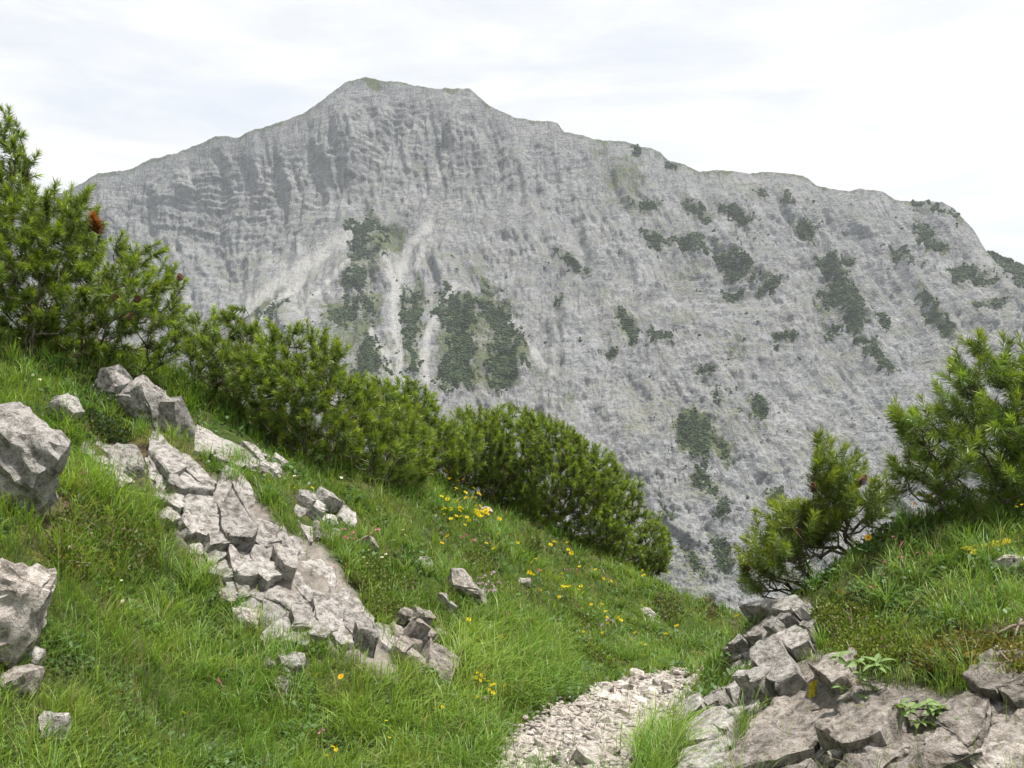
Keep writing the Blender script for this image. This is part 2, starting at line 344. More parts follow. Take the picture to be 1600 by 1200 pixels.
def far_h(x, y):
    return np.maximum(np.minimum(0.45*sp(-x-1), 45) - 0.6*sp(x-4) - 0.72*sp(y-8) - 1.4, -330)
GX0, GX1, GY0, GY1, GS = -12.0, 12.0, -3.0, 20.0, 0.04
gx = np.arange(GX0, GX1+GS/2, GS); gy = np.arange(GY0, GY1+GS/2, GS)
XX, YY = np.meshgrid(gx, gy)
HH = rbf(XX, YY)
w_far = np.maximum(sstep(8, 11.5, np.abs(XX)), sstep(13, 18, YY))
HH = HH*(1-w_far) + far_h(XX, YY)*w_far
HH += 0.05*fbm2(XX*1.25, YY*1.25, 3, 3) + 0.018*fbm2(XX*4.5, YY*4.5, 3, 11)
def hgt(x, y):
    x = np.asarray(x, float); y = np.asarray(y, float)
    fx = np.clip((x-GX0)/GS, 0, len(gx)-1.001); fy = np.clip((y-GY0)/GS, 0, len(gy)-1.001)
    i = fx.astype(int); j = fy.astype(int); u = fx-i; v = fy-j
    h = (HH[j,i]*(1-u)+HH[j,i+1]*u)*(1-v) + (HH[j+1,i]*(1-u)+HH[j+1,i+1]*u)*v
    out = (x < GX0) | (x > GX1) | (y < GY0) | (y > GY1)
    return np.where(out, far_h(x, y), h)
def hnorm(x, y, e=0.12):
    nx = -(hgt(x+e, y)-hgt(x-e, y))/(2*e); ny = -(hgt(x, y+e)-hgt(x, y-e))/(2*e)
    n = np.stack([nx, ny, np.ones_like(nx)], -1); return n/np.linalg.norm(n, axis=-1, keepdims=True)
def proj(P):
    P = np.asarray(P, float); return 800 + F*P[...,0]/P[...,1], 600 - F*P[...,2]/P[...,1]
def ray(px, py, Y): return np.array([(px-800)/F*Y, Y, (600-py)/F*Y])
_ys = np.geomspace(1.2, 17, 900)
def hit(px, py, default=6.0):
    """where the line of sight through a photograph pixel meets the ground"""
    x = (px-800)/F*_ys; z = (600-py)/F*_ys
    below = z < hgt(x, _ys)
    if not below.any():                       # just over a brow: take the ground at the brow
        return hit(px, py+3) if py < 1300 else np.array([0, default, float(hgt(0, default))])
    k = int(np.argmax(below)); Y = _ys[k]
    return np.array([(px-800)/F*Y, Y, float(hgt((px-800)/F*Y, Y)) if k >= 0 else (600-py)/F*Y])

def hit_many(px, py):
    out = np.zeros((len(px), 3))
    for a in range(0, len(px), 2000):
        x = (px[a:a+2000,None]-800)/F*_ys[None]; z = (600-py[a:a+2000,None])/F*_ys[None]
        below = z < hgt(x, np.broadcast_to(_ys[None], x.shape)); k = below.argmax(1); Yh = _ys[k]
        xx = (px[a:a+2000]-800)/F*Yh; out[a:a+2000] = np.stack([xx, Yh, hgt(xx, Yh)], -1)
        for i in np.nonzero(~below.any(1))[0]: out[a+i] = hit(px[a+i], py[a+i])
    return out
def axis(dense0, dense1, step, far0, far1, g=1.22):
    a = list(np.arange(dense0, dense1+step/2, step)); d = step
    while a[-1] < far1: d *= g; a.append(a[-1]+d)
    d = step; b = []
    v = a[0]
    while v > far0: d *= g; v -= d; b.append(v)
    return np.array(b[::-1]+a)
ax = axis(-5.2, 5.2, 0.045, -2600, 2600); ay = axis(0.8, 13, 0.045, -400, 1500)
X, Y = np.meshgrid(ax, ay); Z = hgt(X, Y)
nxg, nyg = len(ax), len(ay)
idx = np.arange(nxg*nyg).reshape(nyg, nxg)
quads = np.stack([idx[:-1,:-1], idx[:-1,1:], idx[1:,1:], idx[1:,:-1]], -1).reshape(-1, 4)
GV = np.stack([X, Y, Z], -1).reshape(-1, 3)
with np.errstate(all='ignore'):
    gpx, gpy = proj(GV)
OUT_C = [(232,732),(290,728),(340,745),(385,765),(425,800),(440,832),(500,850),(530,880),(548,910),(578,965),(605,1015),(630,1062),(600,1062),(560,1035),(500,1010),(430,990),(385,965),(345,925),(315,880),(280,845),(245,795)]
OUT_R = [(1120,1260),(1165,1130),(1215,1085),(1210,1045),(1255,1030),(1300,1045),(1340,1065),(1400,1065),(1480,1085),(1540,1080),(1620,1050),(1660,1060),(1660,1260)]
OUT_R3 = [(1058,1215),(1075,1150),(1100,1105),(1150,1070),(1205,1045),(1215,1085),(1165,1130),(1120,1260),(1062,1260)]
OUT_R2 = [(1140,1068),(1142,1005),(1180,975),(1225,948),(1255,932),(1272,950),(1272,1000),(1300,1040),(1255,1035),(1200,1045)]
ROCKY = [OUT_C, OUT_R, OUT_R2, OUT_R3]
BARE = [[(1500,990),(1600,975),(1700,1050),(1520,1050)], [(120,640),(240,640),(330,740),(250,760),(170,740)],[(60,760),(150,790),(120,860),(60,850)]]
bare = np.zeros(len(GV))
front = GV[:,1] > 1
for pg in BARE:
    bare[front] = np.maximum(bare[front], sstep(-25, 25, sdpoly(gpx[front], gpy[front], pg)))
rocky = np.zeros(len(GV)); nr_ = front & (GV[:,1] < 7)
for pg in ROCKY: rocky[nr_] = np.maximum(rocky[nr_], sstep(-6, 8, sdpoly(gpx[nr_], gpy[nr_], pg)))
ground = obj('ground', mesh_np('ground', GV, [quads], M['ground'], True, attrs={'bare': bare, 'rocky': rocky}), kind='structure')

PATH = [(770,1230),(790,1180),(810,1145),(860,1112),(925,1088),(985,1060),(1055,1050),(1088,1060),(1082,1085),(1070,1110),(1060,1135),(1000,1165),(975,1230)]
pmask = np.zeros(len(GV), bool); near = (GV[:,1] > 2.4) & (GV[:,1] < 7)
pmask[near] = sdpoly(gpx[near], gpy[near], PATH) + 14*fbm2(GV[near,0]*3, GV[near,1]*3, 2, 5) > -6
pmask &= near
pq = quads[pmask[quads].all(1)]
u_, inv = np.unique(pq, return_inverse=True)
path = obj('path', mesh_np('path', GV[u_] + [0, 0, 0.012], [inv.reshape(-1, 4)], M['path'], True), kind='structure')

# ------------------------------------------------------------------ the mountain
CREST = np.array([(-400,470),(-200,420),(0,350),(125,287),(150,272),(205,266),(235,248),(270,240),(335,214),(370,215),(400,203),(440,190),(480,175),(515,148),(545,128),(570,120),(600,124),(650,132),(690,138),(735,140),(760,160),(800,183),(830,186),(870,190),(882,206),(920,213),(980,222),(1030,235),(1045,250),(1060,255),(1095,266),(1120,264),(1170,272),(1200,268),(1260,276),(1275,288),(1310,297),(1325,300),(1345,294),(1370,297),(1400,310),(1470,315),(1490,325),(1520,360),(1540,395),(1580,405),(1600,418),(1800,520),(2000,600)], float)
MD = [(-300,440,1800),(0,350,1780),(150,272,1750),(335,214,1700),(570,120,1600),(735,140,1560),(870,190,1500),(1060,255,1400),(1260,276,1320),(1490,325,1180),(1600,418,1130),(1800,520,1080),
      (100,480,1560),(200,480,1520),(330,470,1450),(440,400,1455),(520,330,1460),(560,350,1400),(470,420,1330),(390,490,1240),(300,560,1180),(620,260,1480),(720,300,1440),
      (650,380,1340),(650,480,1160),(560,480,1200),(700,600,960),(520,600,1000),(850,480,1170),(850,350,1340),(1000,400,1230),(980,560,1010),(1000,750,820),(1100,600,960),(1090,760,800),(1250,400,1200),(1300,520,1050),(1400,420,1120),(1500,480,1000),(1350,700,820),(1500,700,760),(1160,950,640),(900,950,720),(1600,950,560),(1600,600,880),(600,950,800),(300,950,900),(0,950,1000),(-300,950,1100),(-300,700,1500),(0,700,1450),(1900,950,520),(1900,700,760),(1160,1150,540),(600,1150,650),(0,1150,800),(1900,1150,430)]
MD = np.array(MD, float); MX = MD[:, :2]/300.
Dm = np.hypot(MX[:,None,0]-MX[None,:,0], MX[:,None,1]-MX[None,:,1]); nM = len(MX)
A_ = np.zeros((nM+3, nM+3)); A_[:nM,:nM] = np.sqrt(Dm**2+0.06) - 0.03*np.eye(nM); A_[:nM,nM:] = np.c_[np.ones(nM), MX]; A_[nM:,:nM] = A_[:nM,nM:].T
mw = np.linalg.solve(A_, np.r_[MD[:,2], 0, 0, 0])
def mdepth(px, py):
    x = px/300.; y = py/300.; o = mw[nM] + mw[nM+1]*x + mw[nM+2]*y
    for i in range(nM): o = o + mw[i]*np.sqrt((x-MX[i,0])**2+(y-MX[i,1])**2+0.06)
    return o
mc = np.arange(-240, 1841, 2.15); nr = 385; nb = 8
T = np.linspace(0, 1, nr)**1.0
crest = np.interp(mc, CREST[:,0], CREST[:,1]) + 2.2*fbm2(mc/26., mc*0+0.5, 4, 21) + 1.2*np.abs(perlin2(mc/7., mc*0+.3, 25))
U = np.repeat(mc[None], nr, 0); W = crest[None] + (1090-crest[None])*T[:, None]
D = mdepth(U, W)
# relief in the plane of the face: gullies that follow the fall line, ledges that follow the bedding
sd = sstep(700, 1650, U)                       # the fall line leans right on the right-hand wing
a = U - (W-300)*0.6*sd; b = W
wx = 26*fbm2(U/170., W/170., 3, 31); wy = 26*fbm2(U/170.+40, W/170., 3, 35)
rib = -ridge2((a+1.3*wx)/110., (b+wy)/330., 4, 41, 0.5)          # broad buttresses parted by sharp gullies
rib2 = -ridge2((a+0.9*wx)/27., (b+wy)/110., 3, 51, 0.55)
blk = fbm2(U/48., W/40., 5, 61, 0.6)
zz = (600-W)/F*D
tilt = zz + 0.10*(U-700)*D/F + 14*fbm2(U/210., W/300., 3, 71)
def terr(z, per):
    q = z/per; f = q-np.floor(q); return np.minimum(f/0.75, (1-f)/0.25)
led = terr(tilt, 13) *(0.6+0.7*fbm2(U/60., W/25., 2, 75)) + 0.6*terr(tilt+4*fbm2(U/40., W/60., 2, 77), 31)
amp = np.clip((W-crest[None])/60., 0.12, 1)
scree_lines = [([(562,352),(520,382),(470,420),(420,455),(370,490)], 13), ([(672,350),(640,385),(622,430),(616,480),(622,540),(625,600)], 8), ([(712,448),(690,480),(668,520),(662,560),(666,600)], 7),
               ([(705,235),(692,262),(680,285)], 6), ([(795,500),(820,530),(845,560),(862,585)], 6), ([(578,228),(592,250),(604,275)], 5), ([(600,405),(612,425),(606,440)], 6), ([(580,520),(600,550),(612,585)], 7),
               ([(480,430),(430,480),(400,510)], 6), ([(545,410),(500,450),(470,490)], 4), ([(660,395),(650,420)], 6)]
scree = np.zeros(U.shape)
nzs = 5*fbm2(U/16., W/16., 3, 81)
scr_d = np.zeros(U.shape)
for ln, wd in scree_lines: scr_d = np.maximum(scr_d, (1 if wd > 6 else 0.3)*(1-sstep(0, wd*3.2, sdpoly(U, W, ln, False))))
for ln, wd in scree_lines: scree = np.maximum(scree, 1-sstep(wd*0.4, wd*1.25, sdpoly(U, W, ln, False)+nzs*wd/9))
flute = -ridge2((a+0.8*wx)/52., (b+wy)/200., 4, 57, 0.55)
rib -= rib.mean(); rib2 -= rib2.mean(); flute -= flute.mean(); led = led - led.mean()
disp = amp*(1-0.7*scr_d)*(16*rib + 7*flute + 3.8*rib2 + 3.4*blk + (2.0+3.2*sstep(-.1, .5, perlin2(U/260., W/200., 79)))*led)
disp += amp*(1-0.5*scr_d)*(1.5*fbm2(U/6.5, W/6.0, 2, 95) + 1.6*ridge2(U/13., W/17., 2, 97))
MV = np.stack([(U-800)/F*D, D, (600-W)/F*D], -1) + disp[...,None]*np.array([0, -0.78, 0.45])
back = []
for k in range(nb, 0, -1):                                # the far side behind the crest
    r = MV[0].copy(); r[:,1] += 18*k**1.5; r[:,2] -= 6*k**1.7; r[:,0] *= 1.0; back.append(r)
MV = np.concatenate([np.stack(back), MV], 0)
R_, C_ = MV.shape[:2]
idx = np.arange(R_*C_).reshape(R_, C_)
mq = np.stack([idx[:-1,:-1], idx[1:,:-1], idx[1:,1:], idx[:-1,1:]], -1).reshape(-1, 4)
GRASS = [[(598,348),(640,352),(632,385),(604,400),(592,440),(566,478),(556,470),(575,440),(572,400),(584,362)], [(908,222),(935,228),(1000,250),(1012,285),(985,310),(950,300),(930,260)], [(566,122),(600,126),(602,140),(572,140)],
         [(655,432),(672,450),(660,470),(640,455)], [(1055,642),(1085,636),(1118,662),(1142,700),(1138,730),(1110,700),(1060,700)], [(505,470),(600,455),(600,500),(570,560),(520,560),(500,510)], [(690,455),(800,470),(830,540),(812,606),(690,612),(676,560)],
         [(470,420),(500,405),(450,470),(400,505),(380,500)], [(750,430),(765,432),(768,490),(752,480)], [(1130,540),(1170,510),(1165,545),(1135,560)], [(930,300),(1000,300),(1030,350),(960,330)], [(640,250),(670,255),(668,275),(645,275)],
         [(1010,400),(1110,400),(1120,440),(1040,440)], [(1265,470),(1300,470),(1340,520),(1290,510)], [(870,590),(900,590),(905,640),(880,640)], [(700,420),(760,400),(780,440),(720,440)]]
GST = [.62, .48, .8, .6, .9, .55, .6, .7, .7, .55, .38, .4, .33, .45, .42, .36]
grass_m = np.zeros(U.shape); gnz = 9*fbm2(U/22., W/22., 4, 91, 0.6)
for pg, st in zip(GRASS, GST): grass_m = np.maximum(grass_m, st*sstep(-9, 9, sdpoly(U, W, pg)+gnz))
grass_m = np.maximum(grass_m, 0.5*(1-sstep(0, 9, W-crest[None]+0.6*gnz)))   # turf along the crest
grass_m = np.clip(grass_m - 0.9*scree, 0, 1)
# dwarf pine thickets on the face: masses of small rounded bushes
SCRUB = {
 'chutes': [[(540,345),(575,338),(602,360),(600,378),(588,374),(566,384),(545,385)], [(548,385),(575,388),(574,410),(560,414),(545,405)], [(590,380),(604,385),(602,405),(588,408)], [(530,440),(560,418),(574,425),(572,448),(545,452)], [(545,430),(556,412),(566,430)], [(515,480),(545,465),(560,470),(560,500),(530,512),(518,500)], [(568,465),(590,470),(586,505),(566,500)], [(555,560),(575,520),(592,545),(610,580),(540,590)], [(632,450),(655,455),(660,500),(650,540),(664,585),(640,582),(632,520),(628,480)]],
 'main': [[(676,490),(700,468),(740,470),(745,505),(720,520),(690,505)], [(690,505),(735,500),(745,560),(740,605),(690,612),(684,580),(700,545)], [(752,472),(790,476),(820,538),(800,552),(772,520),(752,500)], [(760,535),(812,545),(806,606),(765,608)], [(694,450),(706,455),(700,475),(692,470)], [(758,440),(768,445),(766,465),(757,460)], [(405,500),(440,470),(448,478),(425,505)]],
 'hollow': [[(1055,655),(1085,642),(1108,656),(1115,690),(1102,725),(1085,715),(1064,690)], [(1115,670),(1142,705),(1138,718),(1118,690)], [(1085,725),(1100,735),(1096,760),(1085,750)], [(1105,740),(1120,755),(1115,775),(1104,765)], [(1112,835),(1135,842),(1146,880),(1132,895),(1120,868)], [(1120,775),(1140,790),(1134,812),(1120,800)], [(1155,900),(1176,908),(1172,930),(1160,922)], [(1060,850),(1085,870),(1100,900),(1085,890)], [(1035,790),(1050,800),(1045,820),(1034,812)]],
 'wing': [[(1275,400),(1300,400),(1312,430),(1338,470),(1346,520),(1325,518),(1312,480),(1276,462),(1300,448),(1290,425)], [(1338,530),(1360,536),(1396,582),(1386,586),(1352,560)], [(1275,520),(1300,508),(1322,510),(1290,524)], [(1112,392),(1140,398),(1164,428),(1152,434),(1120,410)], [(1005,358),(1030,364),(1044,376),(1030,386),(1010,372)], [(1050,370),(1085,370),(1112,394),(1075,390)], [(1068,308),(1112,342),(1104,347),(1072,322)], [(1120,320),(1150,335),(1166,352),(1158,362),(1140,345)], [(1145,393),(1180,430),(1176,438),(1150,405)], [(1186,440),(1216,442),(1206,460),(1188,456)], [(1130,455),(1160,450),(1150,462),(1132,465)], [(1438,448),(1458,470),(1492,520),(1480,526),(1452,486)], [(1490,418),(1512,412),(1552,440),(1545,448),(1514,428),(1500,430),(1502,442),(1492,436)], [(1430,348),(1455,352),(1462,372),(1486,380),(1484,390),(1450,388),(1436,372)], [(1545,394),(1600,414),(1640,470),(1590,446),(1560,420)], [(1392,388),(1412,396),(1432,414),(1424,418),(1400,402)], [(1245,345),(1258,345),(1272,352),(1270,376),(1262,372),(1248,362)], [(1180,295),(1194,300),(1192,314),(1182,312)], [(1225,303),(1237,306),(1234,318),(1225,316)], [(870,395),(892,400),(922,426),(918,432),(886,414)], [(960,490),(968,488),(996,520),(990,535),(975,515)], [(1208,530),(1226,522),(1238,536),(1212,538)], [(1176,620),(1190,618),(1200,640),(1190,662),(1176,642)], [(1425,316),(1470,325),(1468,333),(1432,324)], [(984,312),(1024,316),(1022,324),(990,320)], [(1368,490),(1385,488),(1392,515),(1382,510)], [(1520,475),(1570,472),(1560,480),(1525,485)], [(1015,524),(1050,528),(1048,534),(1020,532)], [(940,546),(960,544),(962,552),(942,553)], [(1085,580),(1112,582),(1110,588),(1088,587)], [(1200,770),(1225,765),(1222,778),(1205,780)], [(995,232),(1005,235),(1002,248),(992,245)], [(1045,252),(1058,258),(1054,266),(1046,262)], [(1112,610),(1130,622),(1126,628),(1114,618)], [(1310,420),(1330,440),(1325,448),(1312,432)], [(1480,330),(1495,336),(1500,352),(1488,345)], [(1320,395),(1332,402),(1328,415),(1318,408)], [(820,560),(835,575),(830,580),(820,570)], [(870,465),(880,470),(876,478),(868,474)]],
}
def scrub_sd(px, py, pg, hk):
    wxx = px + (3+6*hk)*fbm2(px/24., py/24., 3, 105); wyy = py + (3+8*hk)*fbm2(px/24.+9, py/24., 3, 107)
    return sdpoly(wxx, wyy, pg) - 12*hk*sstep(0.18, 0.5, fbm2(px/17., py/21., 3, 109)) + (4+4*hk)*fbm2(px/11., py/11., 4, 101, 0.65)
scrub = np.zeros(U.shape)
for key, polys in SCRUB.items():
    for pg in polys:
        q = np.array(pg); sel = (U > q[:,0].min()-16) & (U < q[:,0].max()+16) & (W > q[:,1].min()-16) & (W < q[:,1].max()+16)
        scrub[sel] = np.maximum(scrub[sel], sstep(-3.5, 4, scrub_sd(U[sel], W[sel], pg, 1.0 if key in ('chutes', 'main') else 0.5) + (2.0 if key == 'wing' else 0)))
halo = np.zeros(U.shape)
for key, polys in SCRUB.items():
    for pg in polys:
        q = np.array(pg); sel = (U > q[:,0].min()-24) & (U < q[:,0].max()+24) & (W > q[:,1].min()-24) & (W < q[:,1].max()+24)
        halo[sel] = np.maximum(halo[sel], 0.5*sstep(-15, 3, sdpoly(U[sel], W[sel], pg) + 9*fbm2(U[sel]/14., W[sel]/14., 3, 113)))
grass_m = np.clip(np.maximum(grass_m, halo) - 0.9*scree, 0, 1)
pad = lambda v: np.concatenate([np.repeat(v[:1], nb, 0), v], 0)
obj('mountain', mesh_np('mountain', MV.reshape(-1, 3), [mq], M['mountain'], True, attrs={'grass': pad(grass_m), 'scree': pad(scree)*0.72, 'scrub': pad(scrub)}), kind='structure')

bmi = bmesh.new(); bmesh.ops.create_icosphere(bmi, subdivisions=2, radius=1.0)
ICO_V = np.array([v.co[:] for v in bmi.verts]); ICO_F = np.array([[v.index for v in f.verts] for f in bmi.faces]); bmi.free()
bmi = bmesh.new(); bmesh.ops.create_icosphere(bmi, subdivisions=1, radius=1.0)
ICO1_V = np.array([v.co[:] for v in bmi.verts]); ICO1_F = np.array([[v.index for v in f.verts] for f in bmi.faces]); bmi.free()
SL = {'chutes': 'dark dwarf pine thickets between the pale scree chutes below the summit', 'main': 'largest dark dwarf pine thicket on the lower face of the mountain',
      'hollow': 'dark dwarf pine bushes in the hollow low on the rock face', 'wing': 'dark strips of dwarf pine on the ledges of the mountain wing'}
def mpos(px, py):
    j = np.clip(np.round((px-mc[0])/2.15).astype(int), 0, len(mc)-1)
    t = np.clip((py-crest[j])/(1090-crest[j]), 0, 1); i = np.round(t*(nr-1)).astype(int)
    return MV[i+nb, j]
SPECK = [((1000,300),(1500,560),60), ((1000,560),(1200,900),40), ((500,400),(820,600),40), ((850,330),(1000,560),14), ((400,450),(560,560),14), ((1200,560),(1400,800),12)]
for key, polys in SCRUB.items():
    pts = []
    for pg in polys:
        q = np.array(pg); x0, y0 = q.min(0)-6; x1, y1 = q.max(0)+6
        n = int((x1-x0)*(y1-y0)/2.3)
        px = rng.uniform(x0, x1, n); py = rng.uniform(y0, y1, n)
        hk = 1.0 if key in ('chutes', 'main') else 0.5
        ok = scrub_sd(px, py, pg, hk) - 1.0 + (1.5 if hk < 1 else 0) > rng.exponential(1.3, n)*rng.choice([-1.4, 1], n)
        pts.append(np.c_[px[ok], py[ok]])
    if key == 'wing':
        for (xa, ya), (xb, yb), n in SPECK:
            px = rng.uniform(xa, xb, n*6); py = rng.uniform(ya, yb, n*6); ok = ridge2((px-py*0.4)/40., py/110., 2, 103) > 0.95
            cpt = np.c_[px[ok], py[ok]][:n]; pts.append(np.repeat(cpt, 3, 0) + rng.normal(0, 1.6, (len(cpt)*3, 2)))
    pts = np.concatenate(pts); Pm_ = mpos(pts[:,0], pts[:,1]); n = len(pts)
    r = (0.65 + 1.5*rng.random(n)**2.2)*Pm_[:,1]/1100
    V = ICO1_V[None]*rng.uniform(0.65, 1.25, (n, len(ICO1_V), 1))*r[:,None,None]*np.array([1.15, 1.0, 0.9]) + (Pm_ + np.c_[np.zeros(n), -0.3*r, 0.35*r])[:,None]
    Fc = ICO1_F[None] + (np.arange(n)*len(ICO1_V))[:,None,None]
    tone = np.clip(1 + 0.55*fbm2(pts[:,0]/9., pts[:,1]/9., 3, 111), 0.45, 1.8)[:,None,None]; base = np.array([0.038, 0.056, 0.027])*tone*rng.uniform(0.65, 1.5, (n,1,1)); base = np.repeat(base, len(ICO1_V), 1)*rng.uniform(0.8, 1.2, (n, len(ICO1_V), 1))
    obj('pine_thicket', mesh_np('pine_thicket', V.reshape(-1,3), [Fc.reshape(-1,3)], M['scrub'], True, base.reshape(-1,3)), None, SL[key], 'thicket', kind='stuff')

# ------------------------------------------------------------------ stones
def rough_block(bm, seed, amp, cuts=2, sharp=28, freq=None, bed=None):
    """roughen a faceted block and return its mesh"""
    bmesh.ops.triangulate(bm, faces=bm.faces[:])
    for _ in range(cuts):
        bmesh.ops.subdivide_edges(bm, edges=bm.edges[:], cuts=1, use_grid_fill=True)
    bm.normal_update()
    P = np.array([v.co[:] for v in bm.verts]); Nn = np.array([v.normal[:] for v in bm.verts])
    f = freq or 9.0
    d = amp*(fbm3(P*f + seed*3.7, 3, seed % 50) + 0.5*(1-2*np.abs(perlin3(P*f*1.8+11, (seed+3) % 50))))
    P = P + Nn*d[:,None] + amp*0.5*np.stack([perlin3(P*f*2+k*9, (seed+7+k) % 50) for k in range(3)], 1)
    if bed is not None:                                   # thin beds weathered into little ledges
        b_ = np.array(bed); w_ = 1-np.abs(Nn@b_); q = P@b_*f*2.3 + 0.7*perlin3(P*f*0.6, seed % 40); saw = q-np.floor(q)
        P = P + Nn*(amp*1.3*w_*(saw-0.5))[:,None]
    for v, p in zip(bm.verts, P): v.co = p
    me = bpy.data.meshes.new('stone'); bm.to_mesh(me); bm.free()
    me.shade_smooth()
    me.set_sharp_from_angle(angle=math.radians(sharp)); return me
def hull(pts):
    bm = bmesh.new()
    for p in pts: bm.verts.new(p)
    r = bmesh.ops.convex_hull(bm, input=bm.verts[:])
    bmesh.ops.delete(bm, geom=[g for g in set(r['geom_interior']+r['geom_unused']) if isinstance(g, bmesh.types.BMVert)], context='VERTS')
    bmesh.ops.dissolve_limit(bm, angle_limit=math.radians(9), verts=bm.verts[:], edges=bm.edges[:])
    return bm
def boulder_mesh(size, seed, npts=15, amp=0.05, cuts=2, flat=0.55, rot=None):
    r = np.random.default_rng(seed); p = r.normal(size=(npts, 3)); p /= np.linalg.norm(p, axis=1)[:,None]
    p = np.sign(p)*np.abs(p)**flat*r.uniform(0.8, 1.05, (npts, 1)); p *= np.array(size)/2
    if rot is not None: p = p @ np.array(Matrix.Rotation(rot[2], 3, 'Z') @ Matrix.Rotation(rot[1], 3, 'Y') @ Matrix.Rotation(rot[0], 3, 'X')).T
    bm = hull(p); s = float(np.mean(size)); bmesh.ops.triangulate(bm, faces=bm.faces[:])
    r3 = r.normal(0, 0.35, 3) + [0.5, -0.2, 0.8]; return rough_block(bm, seed, amp*s, cuts, 34, 2.6/s, r3/np.linalg.norm(r3))

def clip_cell(poly, a, nrm):
    out = []; n = len(poly)
    for i in range(n):
        p, q = poly[i], poly[(i+1) % n]; dp = (p-a)@nrm; dq = (q-a)@nrm
        if dp <= 0: out.append(p)
        if (dp < 0 < dq) or (dq < 0 < dp): out.append(p + (q-p)*dp/(dp-dq))
    return out
def fracture(outline, cell, seed, ang=0.0, aniso=1.6, holes=()):
    """split a region of rock along joints: returns convex polygons in photograph pixels"""
    r = np.random.default_rng(seed); o = np.array(outline, float); c, s = math.cos(ang), math.sin(ang)
    Rm = np.array([[c, s], [-s, c]]); S = np.array([1/aniso, 1.0])
    q = (o@Rm.T)*S; x0, y0 = q.min(0)-2*cell; x1, y1 = q.max(0)+2*cell
    pts = []
    tries = int((x1-x0)*(y1-y0)/cell**2*9)
    for _ in range(tries):
        p = r.uniform((x0, y0), (x1, y1)); m = cell*(0.30 + 1.9*abs(math.sin(p[0]*0.023+seed)*math.cos(p[1]*0.019+seed*2))**1.5)
        if all((p[0]-z[0])**2+(p[1]-z[1])**2 > m*m for z in pts): pts.append(p)
    pts = np.array(pts); cells = []
    img = (pts/S)@Rm
    ins = inpoly(img[:,0], img[:,1], outline)
    for k in np.nonzero(ins)[0]:
        poly = [np.array(v, float) for v in ((pts[k,0]-3*cell, pts[k,1]-3*cell), (pts[k,0]+3*cell, pts[k,1]-3*cell), (pts[k,0]+3*cell, pts[k,1]+3*cell), (pts[k,0]-3*cell, pts[k,1]+3*cell))]
        dd = ((pts-pts[k])**2).sum(1)
        for j in np.argsort(dd)[1:22]:
            poly = clip_cell(poly, (pts[k]+pts[j])/2, pts[j]-pts[k])
            if len(poly) < 3: break
        if len(poly) >= 3: cells.append((np.array(poly)/S)@Rm)
    return cells
def slab_mesh(cell_px, seed, lift, depth, gap, tilt, amp, cuts, bed=None):
    """one joint-bounded block, seated in the ground where its outline falls"""
    r = np.random.default_rng(seed)
    cp = np.array(cell_px); c0 = hit(*cp.mean(0)); sz = np.ptp(cp, axis=0).max()*c0[1]/F
    T3 = np.array([ray(p[0], p[1], float(np.clip(hit(*p)[1], c0[1]-0.7*sz, c0[1]+0.7*sz))) for p in cp]); C = T3.mean(0)
    n = hnorm(C[0], C[1], 0.3)
    if bed is not None: n = n + np.array(bed); n /= np.linalg.norm(n)
    n = n + r.normal(0, tilt, 3); n /= np.linalg.norm(n)
    # top: the outline carried onto one plane
    d = C - T3; rad = np.linalg.norm(d, axis=1).mean()
    T3 = T3 + d/np.maximum(np.linalg.norm(d, axis=1)[:,None], 1e-6)*np.minimum(gap*r.uniform(0.4, 1.7, (len(T3), 1)), 0.35*rad)
    h = ((T3-C)@n)[:,None]
    flat = T3 - n*np.clip(h, -9, 9)*0.75
    lf = lift*(r.uniform(0.0, 0.7) if r.random() < 0.6 else r.uniform(0.8, 1.7))
    lf += 0.5*lift*float(perlin2(np.array([cp[:,0].mean()/70.]), np.array([cp[:,1].mean()/70.]), 19)[0])
    lf = max(lf, 0.14*lift)
    top = flat + n*lf
    inset = 0.05*rad
    bm = bmesh.new(); m = len(T3)
    def ring(pp): return [bm.verts.new(p) for p in pp]
    bot = ring(flat - n*depth + (C-flat)*0.12); mid = ring(top - n*min(inset*0.8, 0.02) + r.normal(0, 0.05*rad, (m, 3)))
    tp = ring(top + (C - flat)*min(0.16, inset/rad*1.5) + r.normal(0, 0.018*rad, (m, 3)))
    for a_, b_ in ((bot, mid), (mid, tp)):
        for i in range(m):
            j = (i+1) % m; bm.faces.new((a_[i], a_[j], b_[j], b_[i]))
    cv = bm.verts.new(top.mean(0) + n*r.uniform(-0.04, 0.035)*rad)
    for i in range(m): bm.faces.new((tp[i], tp[(i+1) % m], cv))
    bm.faces.new(bot[::-1])
    bmesh.ops.recalc_face_normals(bm, faces=bm.faces[:])
    return rough_block(bm, seed, amp, cuts, 36, 9.0, bed=n)
def outcrop(name, label, cells, mat, seed, lift, depth, gap, tilt, amp=0.012, cuts=2, bed=None, cat='rock'):
    ctr = np.mean([hit(*c.mean(0)) for c in cells], 0)
    t = thing(name, ctr, label, cat)
    for k, c in enumerate(cells):
        me = slab_mesh(c, seed*100+k, lift, depth, gap, tilt, amp, cuts, bed); me.materials.append(mat)
        obj('stone', me, t)
    return t
